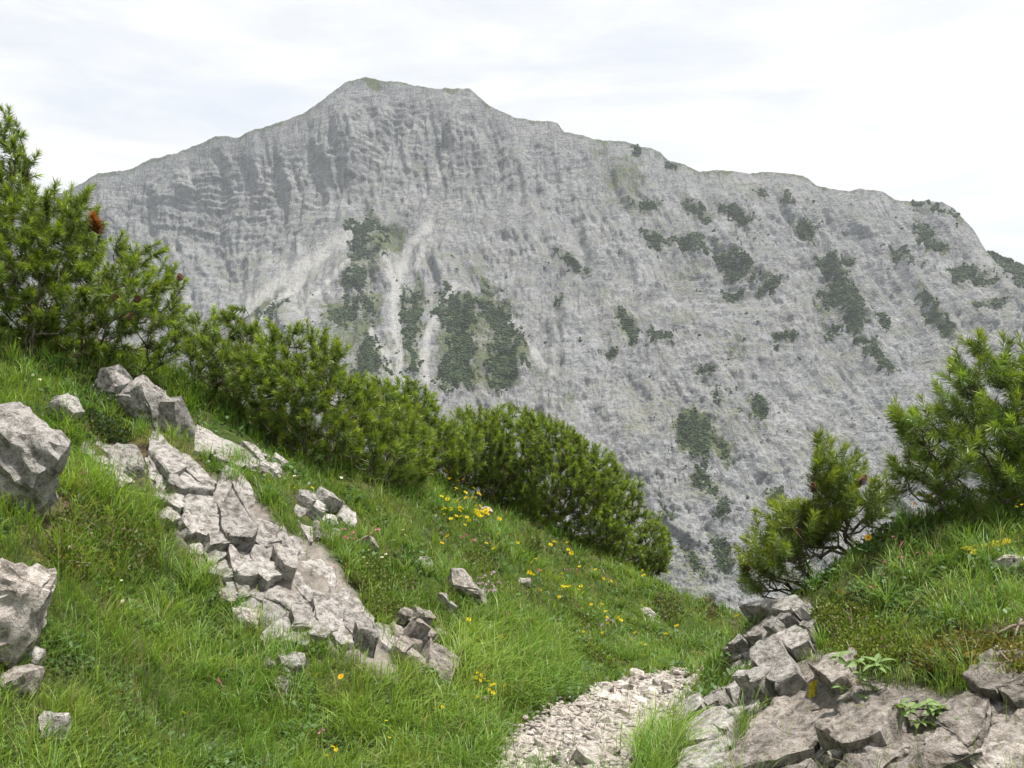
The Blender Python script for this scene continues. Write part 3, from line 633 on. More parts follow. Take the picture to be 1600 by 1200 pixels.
def stone_at(px, py, w, h, label, seed, name='boulder', mat='rock', parent=None, deep=0.8, sink=0.25, npts=15, rot=None, cat='stone', group=None, Y=None, amp=0.045, cuts=2):
    """a single stone that spans about w by h pixels round (px, py)"""
    P = hit(px, py + h*0.30) if Y is None else ray(px, py+h*0.3, Y)
    k = P[1]/F; W_, H_ = w*k, h*k; r = np.random.default_rng(seed)
    me = boulder_mesh((W_*1.08, W_*deep, H_*1.18), seed, npts, amp, cuts, 0.55, rot); me.materials.append(M[mat])
    c = ray(px, py, P[1])
    o = obj(name, me, None, label, cat, group); o.location = c
    return o

# middle outcrop
cells = fracture(OUT_C, 36, 3, math.radians(42), 1.3)
outcrop('rock_outcrop', 'jointed grey limestone outcrop sloping through the grass in the middle left', cells, M['rock'], 11, 0.055, 0.35, 0.004, 0.085, 0.018, 2)
cells = fracture([(118,690),(160,690),(205,730),(240,775),(232,800),(190,785),(140,740)], 30, 8, math.radians(48), 1.3)
outcrop('rock_slab', 'narrow cracked rock slab behind the dry grass hummock on the left', cells, M['rock'], 21, 0.035, 0.25, 0.005, 0.08, 0.016, 2)
cells = fracture([(288,672),(370,672),(400,700),(445,735),(440,755),(400,735),(360,715),(295,712)], 21, 9, math.radians(20), 1.5)
outcrop('stone_ledge', 'low ledge of flat grey stones above the grassy shelf, under the pine', cells, M['rock'], 31, 0.04, 0.15, 0.006, 0.10, 0.014)
cells = fracture([(452,775),(500,770),(535,790),(540,830),(520,842),(480,835),(450,815)], 27, 5, math.radians(35), 1.3)
outcrop('rock_hump', 'small hump of broken pale rock just above the middle outcrop', cells, M['rock'], 41, 0.07, 0.25, 0.005, 0.14, 0.016, 2)
cells = fracture([(602,975),(650,968),(690,985),(688,1020),(665,1060),(635,1055),(612,1020)], 27, 6, math.radians(15), 1.25)
outcrop('rock_step', 'brownish rock step under the green heath cushion, right of the outcrop', cells, M['rock_moss'], 51, 0.07, 0.3, 0.006, 0.13, 0.016, 2)

# right-hand rock mass
cells = fracture(OUT_R, 56, 4, math.radians(-22), 1.7)
outcrop('rock_outcrop', 'large weathered rock mass filling the bottom right corner', cells, M['rock_moss'], 61, 0.055, 0.4, 0.004, 0.085, 0.018, 3)
cells = fracture(OUT_R3, 27, 15, math.radians(-27), 1.9)
outcrop('stone_steps', 'thin broken stone slabs stacked at the left foot of the right rock mass', cells, M['rock'], 81, 0.075, 0.2, 0.006, 0.15, 0.014, 2)
cells = fracture(OUT_R2, 23, 14, math.radians(-25), 1.6)
outcrop('stone_pile', 'pile of loose angular stones on top of the right rock mass', cells, M['rock'], 71, 0.07, 0.14, 0.006, 0.16, 0.013, 2)

# single boulders
S_ = [
 (28,735,125,165,'big faceted boulder at the left edge, above the grass hollow',1,'rock',(0.2,0.5,0.3)),
 (12,660,70,50,'rough stone lying on top of the left edge boulder',2,'rock',(0.3,-0.2,0.5)),
 (10,965,110,150,'pale boulder at the lower left edge of the picture',3,'rock_pale',(0.1,0.35,0.2)),
 (45,1030,42,34,'small grey stone tucked under the lower left boulder',4,'rock',(0.2,0.5,0)),
 (28,1068,60,45,'dark stone in the shade under the lower left boulder',5,'rock_moss',(0,0.1,0.4)),
 (82,1142,46,50,'single grey stone half sunk in the grass near the bottom left corner',6,'rock',(0.1,0.2,0.8)),
 (172,604,48,56,'upright pointed rock under the left pine',7,'rock',(0,0.6,0.1)),
 (206,640,34,46,'square grey stone between the dark bush and the wedge rocks',8,'rock',(0,0.1,0)),
 (238,640,58,100,'tall wedge shaped rock leaning right below the left pine',9,'rock',(0.1,-0.55,0.2)),
 (272,655,50,70,'blunt wedge rock at the head of the grassy shelf',10,'rock',(0,-0.5,0.5)),
 (207,735,32,24,'small angular stone on the bare soil patch',12,'rock',(0.2,0.3,0.3)),
 (100,640,50,40,'grey rock tip showing in the grass on the upper left bank',13,'rock',(0.2,-0.5,0)),
 (352,938,36,32,'white faced stone at the foot of the middle outcrop',14,'rock_pale',(0.3,0.3,0.5)),
 (378,966,46,28,'broken pale stone in the grass below the outcrop',15,'rock_pale',(0,0.2,0.2)),
 (308,832,26,20,'fist sized block perched on the outcrop cracks',16,'rock_pale',(0.2,0.1,0)),
 (455,1040,52,40,'rough rounded stone in the grass under the outcrop',17,'rock',(0.3,0,0.3)),
 (420,1040,24,20,'little stone beside the rounded one in the grass',18,'rock',(0,0.4,0)),
 (440,1072,30,22,'flat dark stone sinking into the lower grass',19,'rock_moss',(0,0.3,0)),
 (725,918,34,66,'long pale rock rib lying in the flowery meadow',20,'rock_pale',(0.2,-0.7,0.3)),
 (745,938,34,20,'low pale stone at the end of the long rock rib',21,'rock_pale',(0,-0.4,0)),
 (820,910,22,12,'bright white stone in the meadow by the yellow flowers',22,'rock_pale',(0,0.1,0)),
 (664,880,26,18,'small grey stone above the heath cushion',23,'rock',(0,0.2,0)),
 (690,940,24,28,'grey stone at the right edge of the heath cushion',24,'rock',(0.2,0.2,0)),
 (708,950,22,20,'second small stone beside the heath cushion, nearest the meadow',25,'rock',(0.2,0.5,0)),
 (760,800,20,14,'tiny pale stone among the yellow flower patch',26,'rock_pale',(0,0.2,0)),
 (573,850,28,30,'pale stone behind the pink flowers',27,'rock_pale',(0,-0.5,0)),
 (1582,882,52,24,'white flat rock on the right grassy mound',28,'rock_pale',(0,0.1,0)),
 (1578,1196,110,44,'bright pale rock in the very bottom right corner',29,'rock_pale',(0,-0.15,0.2)),
 (1308,1185,36,28,'loose pale block at the bottom of the right rock mass',30,'rock_pale',(0.2,0.1,0.2)),
 (1345,1178,56,34,'tilted block next to the loose pale one at the bottom',31,'rock',(0.1,-0.3,0.1)),
 (1012,960,26,16,'dull stone showing in the far meadow turf',32,'rock',(0,0.2,0)),
 (1020,975,22,14,'second dull stone in the far meadow turf',33,'rock',(0,0.4,0)),
 (420,735,40,26,'dark flat stone in front of the pine stem',34,'rock',(0.2,0.3,0)),
 (436,724,30,22,'dark upright stone under the lowest pine boughs',35,'rock',(0.2,0.5,0)),
]
for px, py, w, h, lab, sd_, mt, rt in S_:
    stone_at(px, py, w, h, lab, 200+sd_, 'boulder' if w*h > 2500 else 'stone', mt, rot=rt, deep=0.85, cat='rock' if w*h > 2500 else 'stone', npts=18, cuts=3 if w*h > 4000 else 2, amp=0.07)

# stones of the path: larger ones singly, grit as one mass
shared = [boulder_mesh((1, 0.8, 0.55), 400+k, 13, 0.05, 1, 0.6) for k in range(9)]
for k, s in enumerate(shared): s.materials.append(M['path_stone'] if k % 3 else M['rock_pale'])
big = [(912,1108,46,20),(960,1098,34,16),(995,1062,36,24),(1030,1072,30,20),(1052,1076,40,26),(1020,1090,34,18),(850,1172,50,24),(905,1140,40,18),(945,1132,36,18),(975,1122,34,16),(875,1118,26,16),(860,1138,30,16),(930,1160,44,20),(965,1150,36,18),(920,1190,70,34),(870,1196,40,22),(955,1186,40,24),(835,1192,44,24),(1062,1058,30,16),(1075,1090,28,18),(1040,1110,30,16),(1010,1120,30,14),(1010,1148,26,14),(890,1160,30,16),(838,1148,28,16),(1085,1068,26,18),(975,1078,36,18),(945,1080,34,18),(940,1092,30,14),(1000,1100,30,14)]
R2 = np.random.default_rng(5)
while len(big) < 170:
    px, py = R2.uniform(780, 1110), R2.uniform(1052, 1200)
    if inpoly(px, py, PATH): big.append((px, py, R2.uniform(9, 22), R2.uniform(5, 11)))
for k, (px, py, w, h) in enumerate(big):
    P = hit(px, py); s = P[1]/F
    o = obj('stone', shared[k % 9], path); o.location = P + [0, 0, 0.10*w*s]
    o.scale = (w*s, w*s*0.9, max(h*1.5, w*0.55)*s*1.5); o.rotation_euler = (R2.normal(0, 0.22), R2.normal(0, 0.22), R2.uniform(0, 6.28))
n = 4200
px = R2.uniform(760, 1125, n); py = R2.uniform(1045, 1215, n)
ok = (sdpoly(px, py, PATH) + R2.normal(0, 7, n)) > -4; px, py = px[ok], py[ok]
P = hit_many(px, py); n = len(P)
r = R2.uniform(0.004, 0.013, n)*np.where(R2.random(n) < 0.15, 1.6, 1)
V = ICO1_V[None]*R2.uniform(0.6, 1.25, (n, 12, 1))*r[:,None,None]*np.array([1.25, 1, 0.65]) + (P + np.c_[np.zeros((n,2)), 0.4*r+0.01])[:,None]
Fc = ICO1_F[None] + (np.arange(n)*12)[:,None,None]
obj('gravel', mesh_np('gravel', V.reshape(-1,3), [Fc.reshape(-1,3)], M['path_stone']), None, 'pale limestone gravel strewn over the footpath', 'gravel', kind='stuff')

# ------------------------------------------------------------------ pines
def tube(pts, rad, sides=5):
    pts = np.asarray(pts, float); n = len(pts); tg = np.gradient(pts, axis=0); tg /= np.linalg.norm(tg, axis=1)[:,None]+1e-9
    ref = np.array([0.3, 0.2, 0.93]); a_ = np.cross(tg, ref); a_ /= np.linalg.norm(a_, axis=1)[:,None]+1e-9; b_ = np.cross(tg, a_)
    th = np.arange(sides)*2*np.pi/sides
    V = pts[:,None] + rad[:,None,None]*(np.cos(th)[None,:,None]*a_[:,None] + np.sin(th)[None,:,None]*b_[:,None])
    i = np.arange(n-1)[:,None]*sides; j = np.arange(sides)[None]; k = (j+1) % sides
    Fq = np.stack([i+j, i+k, i+sides+k, i+sides+j], -1).reshape(-1, 4)
    return V.reshape(-1,3), Fq
def needles(base, d, L, nl, cnt, width, col0, r, kite=False):
    """bottle-brush shoots. base,d,(n,3); L,(n,) -> verts, faces, colours"""
    n = len(base); t = np.sort(r.uniform(0.0, 1.0, (n, cnt)), 1)
    ref = np.where(np.abs(d[:,2:3]) < 0.9, [[0,0,1]], [[1,0,0]]); e1 = np.cross(d, ref); e1 /= np.linalg.norm(e1, axis=1)[:,None]; e2 = np.cross(d, e1)
    az = r.uniform(0, 2*np.pi, (n, cnt)); an = np.radians(76 - 48*t + r.normal(0, 9, (n, cnt)))
    rad = np.cos(az)[...,None]*e1[:,None] + np.sin(az)[...,None]*e2[:,None]
    nd = d[:,None]*np.cos(an)[...,None] + rad*np.sin(an)[...,None]
    sidev = np.cross(nd, r.normal(size=(n, cnt, 3))); sidev /= np.linalg.norm(sidev, axis=-1)[...,None]+1e-9
    ln = nl*r.uniform(0.8, 1.15, (n, cnt))*(1-0.15*t)
    b0 = base[:,None] + d[:,None]*(t*L[:,None])[...,None]
    tip = b0 + nd*ln[...,None]; tip[...,2] -= 0.06*ln
    if not kite:
        V = np.stack([b0 - sidev*width*0.5, b0 + sidev*width*0.5, tip], 2).reshape(-1, 3); k = np.arange(n*cnt)*3
        Fa = np.stack([k, k+1, k+2], -1); Fb = Fa[:0]; nv = 3
    m_ = b0 + nd*(ln*0.45)[...,None]
    if kite: nv = 5; V = np.stack([b0 - sidev*width*0.35, b0 + sidev*width*0.35, m_ + sidev*width*0.5, tip, m_ - sidev*width*0.5], 2).reshape(-1, 3)
    if kite:
        k = np.arange(n*cnt)*5; Fa = np.stack([k, k+1, k+2, k+4], -1); Fb = np.stack([k+4, k+2, k+3], -1)
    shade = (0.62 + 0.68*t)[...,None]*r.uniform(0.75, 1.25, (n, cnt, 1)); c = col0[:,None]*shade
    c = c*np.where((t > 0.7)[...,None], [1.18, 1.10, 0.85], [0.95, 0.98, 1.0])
    C = np.repeat(c[:,:,None], nv, 2)
    return V, Fa, Fb, C.reshape(-1, 3)
def cone_mesh(seed):
    r = np.random.default_rng(seed); V = []; Fs = []
    for k in range(46):
        t = k/45; z = t*0.045; rr = 0.017*math.sin(math.pi*(0.18+0.8*t))**0.8; a_ = k*2.399
        c = np.array([math.cos(a_)*rr, math.sin(a_)*rr, z]); o = np.array([math.cos(a_), math.sin(a_), 0]); s = np.array([-math.sin(a_), math.cos(a_), 0]); b0 = len(V)
        V += [c*[0.3,0.3,1]-s*0.003+[0,0,-0.003], c*[0.3,0.3,1]+s*0.003+[0,0,-0.003], c+s*0.006+o*0.001, c+o*0.006+[0,0,0.004], c-s*0.006+o*0.001]
        Fs.append([b0, b0+1, b0+2, b0+3]); Fs.append([b0, b0+3, b0+4, b0+4][:3])
    return mesh_np('cone', V, [np.array([f for f in Fs if len(f) == 4]), np.array([f for f in Fs if len(f) == 3])], M['cone'])
CONE = cone_mesh(3)
ALLTIPS = []
def pine(label, poly, Y0, half, roots, nshoot, shoot_len, needle_len, cnt, width, seed, spacing, col=(0.120, 0.180, 0.034), brk=0.5, extra=(), cones=(), dead=(), up=0.75, name='dwarf_pine', slope=0.0, twig=0.0035, kite=False):
    r = np.random.default_rng(seed); q = np.array(poly, float); x0, y0 = q.min(0); x1, y1 = q.max(0); cx = q.mean(0)
    tips = []; cand = 0
    m = nshoot*14
    px = r.uniform(x0, x1, m); py = r.uniform(y0, y1, m); sd_ = sdpoly(px, py, poly)
    ins = sd_ > 1; px, py, sd_ = px[ins], py[ins], sd_[ins]
    k = Y0/F; dm = sd_*k                                     # depth of the spot inside the outline, in metres
    hw = half*np.sqrt(1-(1-np.clip(dm/half, 0, 1))**2)
    s = r.uniform(-1, 1, len(px)); s = np.sign(s)*np.abs(s)**brk     # more shoots on the outside of the crown
    Yd = Y0 + slope*(px-cx[0]) + s*hw
    P = np.stack([(px-800)/F*Yd, Yd, (600-py)/F*Yd], -1)
    # centres of perspective: carry the outline at the depth of the crown's middle
    Pc = np.stack([(px-800)/F*(Y0+slope*(px-cx[0])), Yd, (600-py)/F*(Y0+slope*(px-cx[0]))], -1)
    P = 0.5*P + 0.5*Pc; P[:,1] = Yd
    P = P[P[:,2] > hgt(P[:,0], P[:,1]) + 0.03]
    P = P[fbm3(P*(1.9 if not kite else 2.6) + seed*7.3, 2, seed) > (-0.24 if not kite else -0.7)]          # the crown breaks into boughs with gaps between
    cellm = {}; keep = []
    for i in range(len(P)):
        key = tuple(np.floor(P[i]/spacing).astype(int)); bad = False
        for dx in (-1,0,1):
            for dy in (-1,0,1):
                for dz in (-1,0,1):
                    for jx in cellm.get((key[0]+dx, key[1]+dy, key[2]+dz), ()):
                        if ((P[i]-P[jx])**2).sum() < spacing**2: bad = True
        if not bad:
            cellm.setdefault(key, []).append(i); keep.append(i)
            if len(keep) >= nshoot: break
    P = P[keep]
    ctr = P.mean(0)
    RT = []
    for rp in roots:
        g = hit(rp[0], rp[1]) if len(rp) == 2 else np.array([(rp[0]-800)/F*rp[2], rp[2], 0.0])
        g[2] = float(hgt(g[0], g[1])) - 0.03; RT.append(g)
    out = (P - ctr); out[:,2] *= 0.4; out /= np.linalg.norm(out, axis=1)[:,None]+1e-6
    D_ = out*0.5 + np.array([0, 0, up]) + r.normal(0, 0.30, P.shape); D_ /= np.linalg.norm(D_, axis=1)[:,None]
    L = shoot_len*r.uniform(0.7, 1.35, len(P))
    base = P - D_*L[:,None]*0.8
    # limbs: every shoot grows from the nearest limb that is closer to the root
    RT = np.array(RT); nodes = [g for g in RT]; par = [-1]*len(RT); dist = [0.0]*len(RT)
    for ri, g in enumerate(RT):                               # creeping main stems
        own = P[np.argmin(((P[:,None]-RT[None])**2).sum(2), 1) == ri]
        if len(own) < 3: continue
        for far in own[np.argsort(-np.linalg.norm(own-g, axis=1))[:max(3, len(own)//3)]][r.permutation(max(3, len(own)//3))[:5] % len(own)]:
            prev = ri; tgt = g*0.15 + far*0.85; tgt[2] = g[2] + 0.62*(far[2]-g[2])
            mm = 9; b_ = g + (tgt-g)*0.5; b_[2] = g[2] + 0.25*(tgt[2]-g[2]) + 0.03
            for t in np.linspace(0, 1, mm+1)[1:]:
                p_ = g*(1-t)**2 + 2*b_*t*(1-t) + tgt*t*t + r.normal(0, 0.018, 3)
                nodes.append(p_); par.append(prev); dist.append(dist[prev]+np.linalg.norm(p_-nodes[prev])); prev = len(nodes)-1
    dr = np.min(np.linalg.norm(base[:,None]-RT[None], axis=2), 1)
    ends = np.zeros(len(P), int); NA_ = np.zeros((60000, 3)); DA_ = np.zeros(60000); done = 0
    for i in np.argsort(dr):
        while done < len(nodes): NA_[done] = nodes[done]; DA_[done] = dist[done]; done += 1
        NA = NA_[:done]; dd = np.linalg.norm(NA - base[i], axis=1); below = np.maximum(NA[:,2]-base[i][2]+0.05, 0)
        cost = dd*1.0 + 0.22*DA_[:done] + 1.5*below
        j = int(np.argmin(cost)); p0 = nodes[j]; p1 = base[i]; ln = np.linalg.norm(p1-p0)
        c1 = p1 - D_[i]*ln*0.45; mm = max(2, int(ln/0.07)); prev = j
        for t in np.linspace(0, 1, mm+1)[1:]:
            p_ = p0*(1-t)**2 + 2*c1*t*(1-t) + p1*t*t + (r.normal(0, 0.006, 3) if t < 1 else 0)
            nodes.append(p_); par.append(prev); dist.append(dist[prev]+np.linalg.norm(p_-nodes[prev])); prev = len(nodes)-1
        ends[i] = prev
    nn = len(nodes); area = np.zeros(nn); area[ends] += twig**2; kids = [[] for _ in range(nn)]
    for i in range(nn-1, -1, -1):
        if par[i] >= 0: area[par[i]] += area[i]*0.85; kids[par[i]].append(i)
    rad = np.minimum(np.sqrt(np.maximum(area, (twig*0.7)**2)), 0.055)
    VV = []; FF = []; off = 0
    started = [i for i in range(nn) if par[i] < 0]
    stack = []
    for i in started:
        for c_ in kids[i]: stack.append((i, c_))
    while stack:
        a_, b_ = stack.pop(); chain = [a_, b_]
        while kids[chain[-1]]:
            ks = sorted(kids[chain[-1]], key=lambda z: -area[z])
            for z in ks[1:]: stack.append((chain[-1], z))
            chain.append(ks[0])
        pts = np.array([nodes[z] for z in chain]); rr = rad[chain].copy(); rr[0] = min(rr[0], rr[1]*1.15) if par[chain[0]] >= 0 else rr[0]
        if len(pts) < 3: pts = np.array([pts[0], (pts[0]+pts[1])/2, pts[1]]); rr = np.array([rr[0], rr.mean(), rr[1]])
        v, f = tube(pts, rr, 6 if rr[0] > 0.012 else 4); VV.append(v); FF.append(f+off); off += len(v)
    g0 = RT.mean(0)
    t = thing(name, RT[0] if len(RT) == 1 else g0, label, 'pine')
    obj('trunk', mesh_np('trunk', np.concatenate(VV), [np.concatenate(FF)], M['bark'], True), t)
    # shoots: one leader and a whorl of side shoots at every tip
    B = [base]; DD = [D_]; LL = [L]
    for w in range(1):
        sdir = D_ + r.normal(0, 0.62, D_.shape); sdir[:,2] = np.abs(sdir[:,2])*0.6+0.1*sdir[:,2]; sdir /= np.linalg.norm(sdir, axis=1)[:,None]
        sel = r.random(len(P)) < 0.75
        B.append((base + D_*(L*r.uniform(0.0, 0.25, len(P)))[:,None])[sel]); DD.append(sdir[sel]); LL.append((L*r.uniform(0.5, 0.85, len(P)))[sel])
    B = np.concatenate(B); DD = np.concatenate(DD); LL = np.concatenate(LL)
    hue = r.random((len(B), 1)); c = np.array(col)*(0.5+0.95*r.random((len(B), 1)))
    c = c*(1-hue*0.6) + hue*0.6*np.array([col[0]*1.6, col[1]*1.35, col[2]*0.9])
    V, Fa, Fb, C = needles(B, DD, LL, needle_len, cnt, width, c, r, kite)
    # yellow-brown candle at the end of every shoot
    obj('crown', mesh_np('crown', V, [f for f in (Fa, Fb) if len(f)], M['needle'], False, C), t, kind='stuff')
    for (px_, py_, yy) in cones:
        o = obj('cone', CONE, t); p_ = ray(px_, py_, yy); o.location = p_; s_ = 1.15; o.scale = (s_, s_, s_); o.rotation_euler = (r.normal(0, .6), r.normal(0, .6), r.uniform(0, 6))
    for (px_, py_, yy, ll) in dead:
        p_ = ray(px_, py_, yy)[None]
        bb = np.repeat(p_, 4, 0) + r.normal(0, 0.02, (4, 3)); d_ = np.array([[0.2,-0.2,1],[0.5,-0.3,0.8],[-0.2,-0.4,0.9],[0.1,-0.5,0.7]]); d_ /= np.linalg.norm(d_, axis=1)[:,None]
        v, fa, fb, cc = needles(bb - d_*ll*0.5, d_, np.full(4, ll), needle_len, cnt, width, np.tile([[0.21, 0.075, 0.028]], (4, 1)), r)
        o = obj('dead_shoot', mesh_np('dead_shoot', v, [f for f in (fa, fb) if len(f)], M['needle'], False, cc), t); o['label'] = 'dry rust red needles'
    return t

pine('tall dwarf pine leaning in from the left edge with a spire against the sky',
     [(-160,260),(-70,240),(-20,210),(0,190),(15,168),(30,205),(38,250),(40,288),(62,300),(85,283),(112,298),(145,288),(156,330),(160,366),(190,365),(215,385),(245,378),(266,400),(286,425),(300,470),(312,520),(300,560),(262,562),(215,552),(150,556),(100,545),(60,540),(0,535),(-160,520)],
     6.0, 0.75, [(-60,545),(40,556),(150,560)], 640, 0.14, 0.070, 104, 0.0058, 1, 0.105, brk=0.32, cones=[(282,437,5.6),(172,466,5.3),(212,470,5.3),(200,500,5.3)], dead=[(150,352,5.85,0.10)], slope=0.0006)
pine('broad dwarf pine in the middle left behind the rocks, crown reaching the ledge',
     [(286,530),(300,498),(312,478),(328,500),(340,475),(352,468),(366,478),(375,502),(400,506),(430,498),(446,520),(470,500),(495,510),(520,528),(540,520),(542,545),(528,572),(560,586),(600,606),(640,640),(676,668),(686,705),(668,742),(645,762),(600,757),(560,742),(500,722),(460,716),(420,702),(392,682),(372,642),(345,612),(325,590),(288,578)],
     6.5, 0.7, [(330,590),(470,715),(520,728),(590,752)], 700, 0.135, 0.070, 104, 0.0058, 2, 0.105, brk=0.32, slope=0.0010)
pine('dense dwarf pine behind the middle one, tops crowding under the cliff',
     [(536,592),(565,580),(600,596),(640,588),(668,606),(692,634),(700,660),(742,648),(760,700),(756,740),(700,750),(640,735),(590,690),(545,640)],
     7.9, 0.6, [(640,720,7.9),(715,742,7.9)], 480, 0.125, 0.066, 78, 0.0066, 3, 0.095, brk=0.35)
pine('small dwarf pine with a bare crooked stem beside the yellow flowers',
     [(690,668),(712,640),(742,634),(762,640),(792,632),(810,672),(800,712),(780,745),(740,762),(700,752)],
     8.6, 0.45, [(752,775,8.6)], 240, 0.125, 0.066, 78, 0.0068, 4, 0.095, brk=0.4)
pine('long dwarf pine hedge running down to the right at the brink of the meadow',
     [(760,668),(778,637),(800,630),(830,640),(862,650),(892,665),(922,690),(960,706),(976,740),(1000,752),(1004,792),(1034,806),(1048,842),(1045,882),(1022,892),(980,874),(930,862),(880,845),(820,822),(765,800),(748,765),(760,720)],
     9.5, 0.85, [(765,795,9.0),(850,830,9.2),(940,865,9.5),(1010,890,9.8)], 1050, 0.12, 0.064, 72, 0.0074, 5, 0.092, brk=0.32, slope=0.0022, up=0.85)
pine('near dwarf pine at the right edge with long needles and dark limbs',
     [(1368,622),(1392,626),(1425,640),(1440,602),(1478,600),(1472,562),(1500,556),(1522,540),(1540,500),(1556,530),(1600,540),(1680,500),(1790,520),(1790,790),(1600,786),(1490,780),(1430,768),(1384,744),(1388,712),(1432,716),(1400,672)],
     4.3, 0.5, [(1640,800,4.5),(1540,795,4.5)], 210, 0.19, 0.068, 150, 0.0036, 6, 0.10, brk=0.6, cones=[(1345,756,4.1)], col=(0.118, 0.178, 0.042), twig=0.0042, kite=True)
pine('low young dwarf pine creeping over the brow of the right mound',
     [(1268,700),(1288,672),(1310,700),(1345,716),(1352,738),(1392,752),(1410,778),(1340,800),(1290,830),(1250,860),(1210,882),(1172,906),(1155,884),(1166,835),(1184,812),(1222,778),(1246,772),(1272,770)],
     4.55, 0.3, [(1340,850,4.6),(1260,900,4.75)], 150, 0.17, 0.064, 130, 0.0036, 7, 0.085, brk=0.6, cones=[(1168,892,4.5),(1272,768,4.4),(1240,832,4.4),(1340,760,4.4)], col=(0.125, 0.178, 0.042), twig=0.004, kite=True)
pine('tiny pine seedling standing alone in the meadow grass',
     [(798,862),(806,834),(826,838),(846,830),(856,862),(832,872)], 7.3, 0.12, [(828,880,7.3)], 26, 0.09, 0.04, 50, 0.004, 8, 0.05, name='pine_seedling', col=(0.11, 0.15, 0.03))

# ------------------------------------------------------------------ leafy cushions
def leaf_cloud(name, label, cat, outline, Y, half, n, size, col, seed, dry=0, up=0.4, kind=None, mat='leaf'):
    r = np.random.default_rng(seed); q = np.array(outline, float); x0, y0 = q.min(0); x1, y1 = q.max(0)
    px = r.uniform(x0, x1, n*4); py = r.uniform(y0, y1, n*4); s = sdpoly(px, py, outline) + 5*fbm2(px/14., py/14., 2, seed); k = s > 0; px, py, s = px[k][:n], py[k][:n], s[k][:n]
    Yc = hit((x0+x1)/2, y1-4)[1] if Y is None else Y
    dm = s*Yc/F; hw = half*np.sqrt(1-(1-np.clip(dm/half, 0, 1))**2); u = r.uniform(-1, 1, len(px)); u = np.sign(u)*np.abs(u)**0.35
    g = hit_many(px, py)[:,1] if Y is None else np.full(len(px), Y)
    Yd = np.minimum(g, g.mean()+0.5) - hw*0.5 + u*hw*0.6
    P = np.stack([(px-800)/F*Yd, Yd, (600-py)/F*Yd], -1)
    m_ = len(P); d = r.normal(0, 1, (m_, 3)); d[:,2] = np.abs(d[:,2]) + up; d /= np.linalg.norm(d, axis=1)[:,None]
    s_ = np.cross(d, r.normal(size=(m_, 3))); s_ /= np.linalg.norm(s_, axis=1)[:,None]
    ln = size*r.uniform(0.6, 1.4, (m_, 1)); w = ln*0.32
    nrm = np.cross(d, s_)
    V = np.stack([P, P + d*ln*0.5 + s_*w + nrm*ln*0.06, P + d*ln, P + d*ln*0.5 - s_*w + nrm*ln*0.06], 1).reshape(-1, 3)
    kq = np.arange(m_)*4; Fq = np.concatenate([np.stack([kq, kq+1, kq+2], -1), np.stack([kq, kq+2, kq+3], -1)])
    c = np.array(col)*r.uniform(0.6, 1.45, (m_, 1)); yl = r.random((m_, 1)); c = c*(1-0.4*yl) + 0.4*yl*np.array(col)*[1.5, 1.2, 0.8]
    if dry: dm_ = r.random((m_, 1)) < dry; c = np.where(dm_, np.array([0.16, 0.115, 0.06])*r.uniform(0.6, 1.3, (m_, 1)), c)
    c = np.repeat(c, 4, 0)
    # woody stems inside
    base = np.array([P[:,0].mean(), P[:,1].mean()+half*0.3, 0]); base[2] = float(hgt(base[0], base[1]))
    VV = []; FF = []; off = 0
    for i in r.choice(m_, min(m_, 46), False):
        b_ = P[i]*0.4 + base*0.6; b_[2] = min(b_[2], float(hgt(b_[0], b_[1]))-0.02) if Y is None else base[2]
        v, f = tube([b_, (b_+P[i])/2 + r.normal(0, 0.02, 3), P[i]], np.array([0.004, 0.003, 0.0015]), 4); VV.append(v); FF.append(f+off); off += len(v)
    t = thing(name, base, label, cat)
    obj('stems', mesh_np('stems', np.concatenate(VV), [np.concatenate(FF)], M['twig'], True), t)
    obj('foliage', mesh_np('foliage', V, [Fq], M[mat], False, c), t, kind='stuff')
leaf_cloud('heath_cushion', 'green and brown heath cushion spilling over the rock step beside the outcrop', 'shrub', [(530,862),(570,858),(610,870),(650,900),(678,935),(690,960),(680,985),(640,975),(605,985),(575,960),(560,920),(540,890)], None, 0.17, 8500, 0.017, (0.085, 0.125, 0.026), 1, 0.10)
leaf_cloud('heath_cushion', 'dry brownish heath hummock above the grass hollow on the left', 'shrub', [(80,805),(115,790),(150,770),(200,778),(240,800),(255,850),(250,890),(225,908),(160,912),(105,905),(72,860)], None, 0.12, 3600, 0.016, (0.075, 0.11, 0.026), 2, 0.25)
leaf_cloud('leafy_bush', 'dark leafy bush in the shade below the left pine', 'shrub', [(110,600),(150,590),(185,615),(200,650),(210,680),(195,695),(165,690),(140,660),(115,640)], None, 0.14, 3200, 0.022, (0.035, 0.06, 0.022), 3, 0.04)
leaf_cloud('heath_cushion', 'low juniper green cushion in the meadow above the long grass', 'shrub', [(868,958),(900,950),(940,985),(965,1020),(960,1050),(930,1045),(900,1010),(880,985)], None, 0.12, 3000, 0.02, (0.08, 0.12, 0.024), 4, 0.12)
leaf_cloud('heath_cushion', 'dark round cushion at the far end of the meadow near the brink', 'shrub', [(1020,930),(1050,925),(1068,945),(1066,975),(1045,980),(1025,960)], None, 0.12, 1800, 0.02, (0.04, 0.055, 0.02), 5, 0.3)
leaf_cloud('heath_cushion', 'brown green cushion next to the brink, right of the dark one', 'shrub', [(1085,935),(1112,932),(1124,955),(1118,972),(1092,968)], None, 0.10, 1200, 0.02, (0.055, 0.065, 0.02), 6, 0.35)
leaf_cloud('heath_cushion', 'dense tiny leaved cushion hanging over the right rock edge', 'shrub', [(1262,950),(1300,935),(1360,945),(1400,975),(1420,1020),(1390,1045),(1330,1045),(1285,1015),(1268,985)], None, 0.10, 6500, 0.014, (0.12, 0.17, 0.032), 7, 0.14)
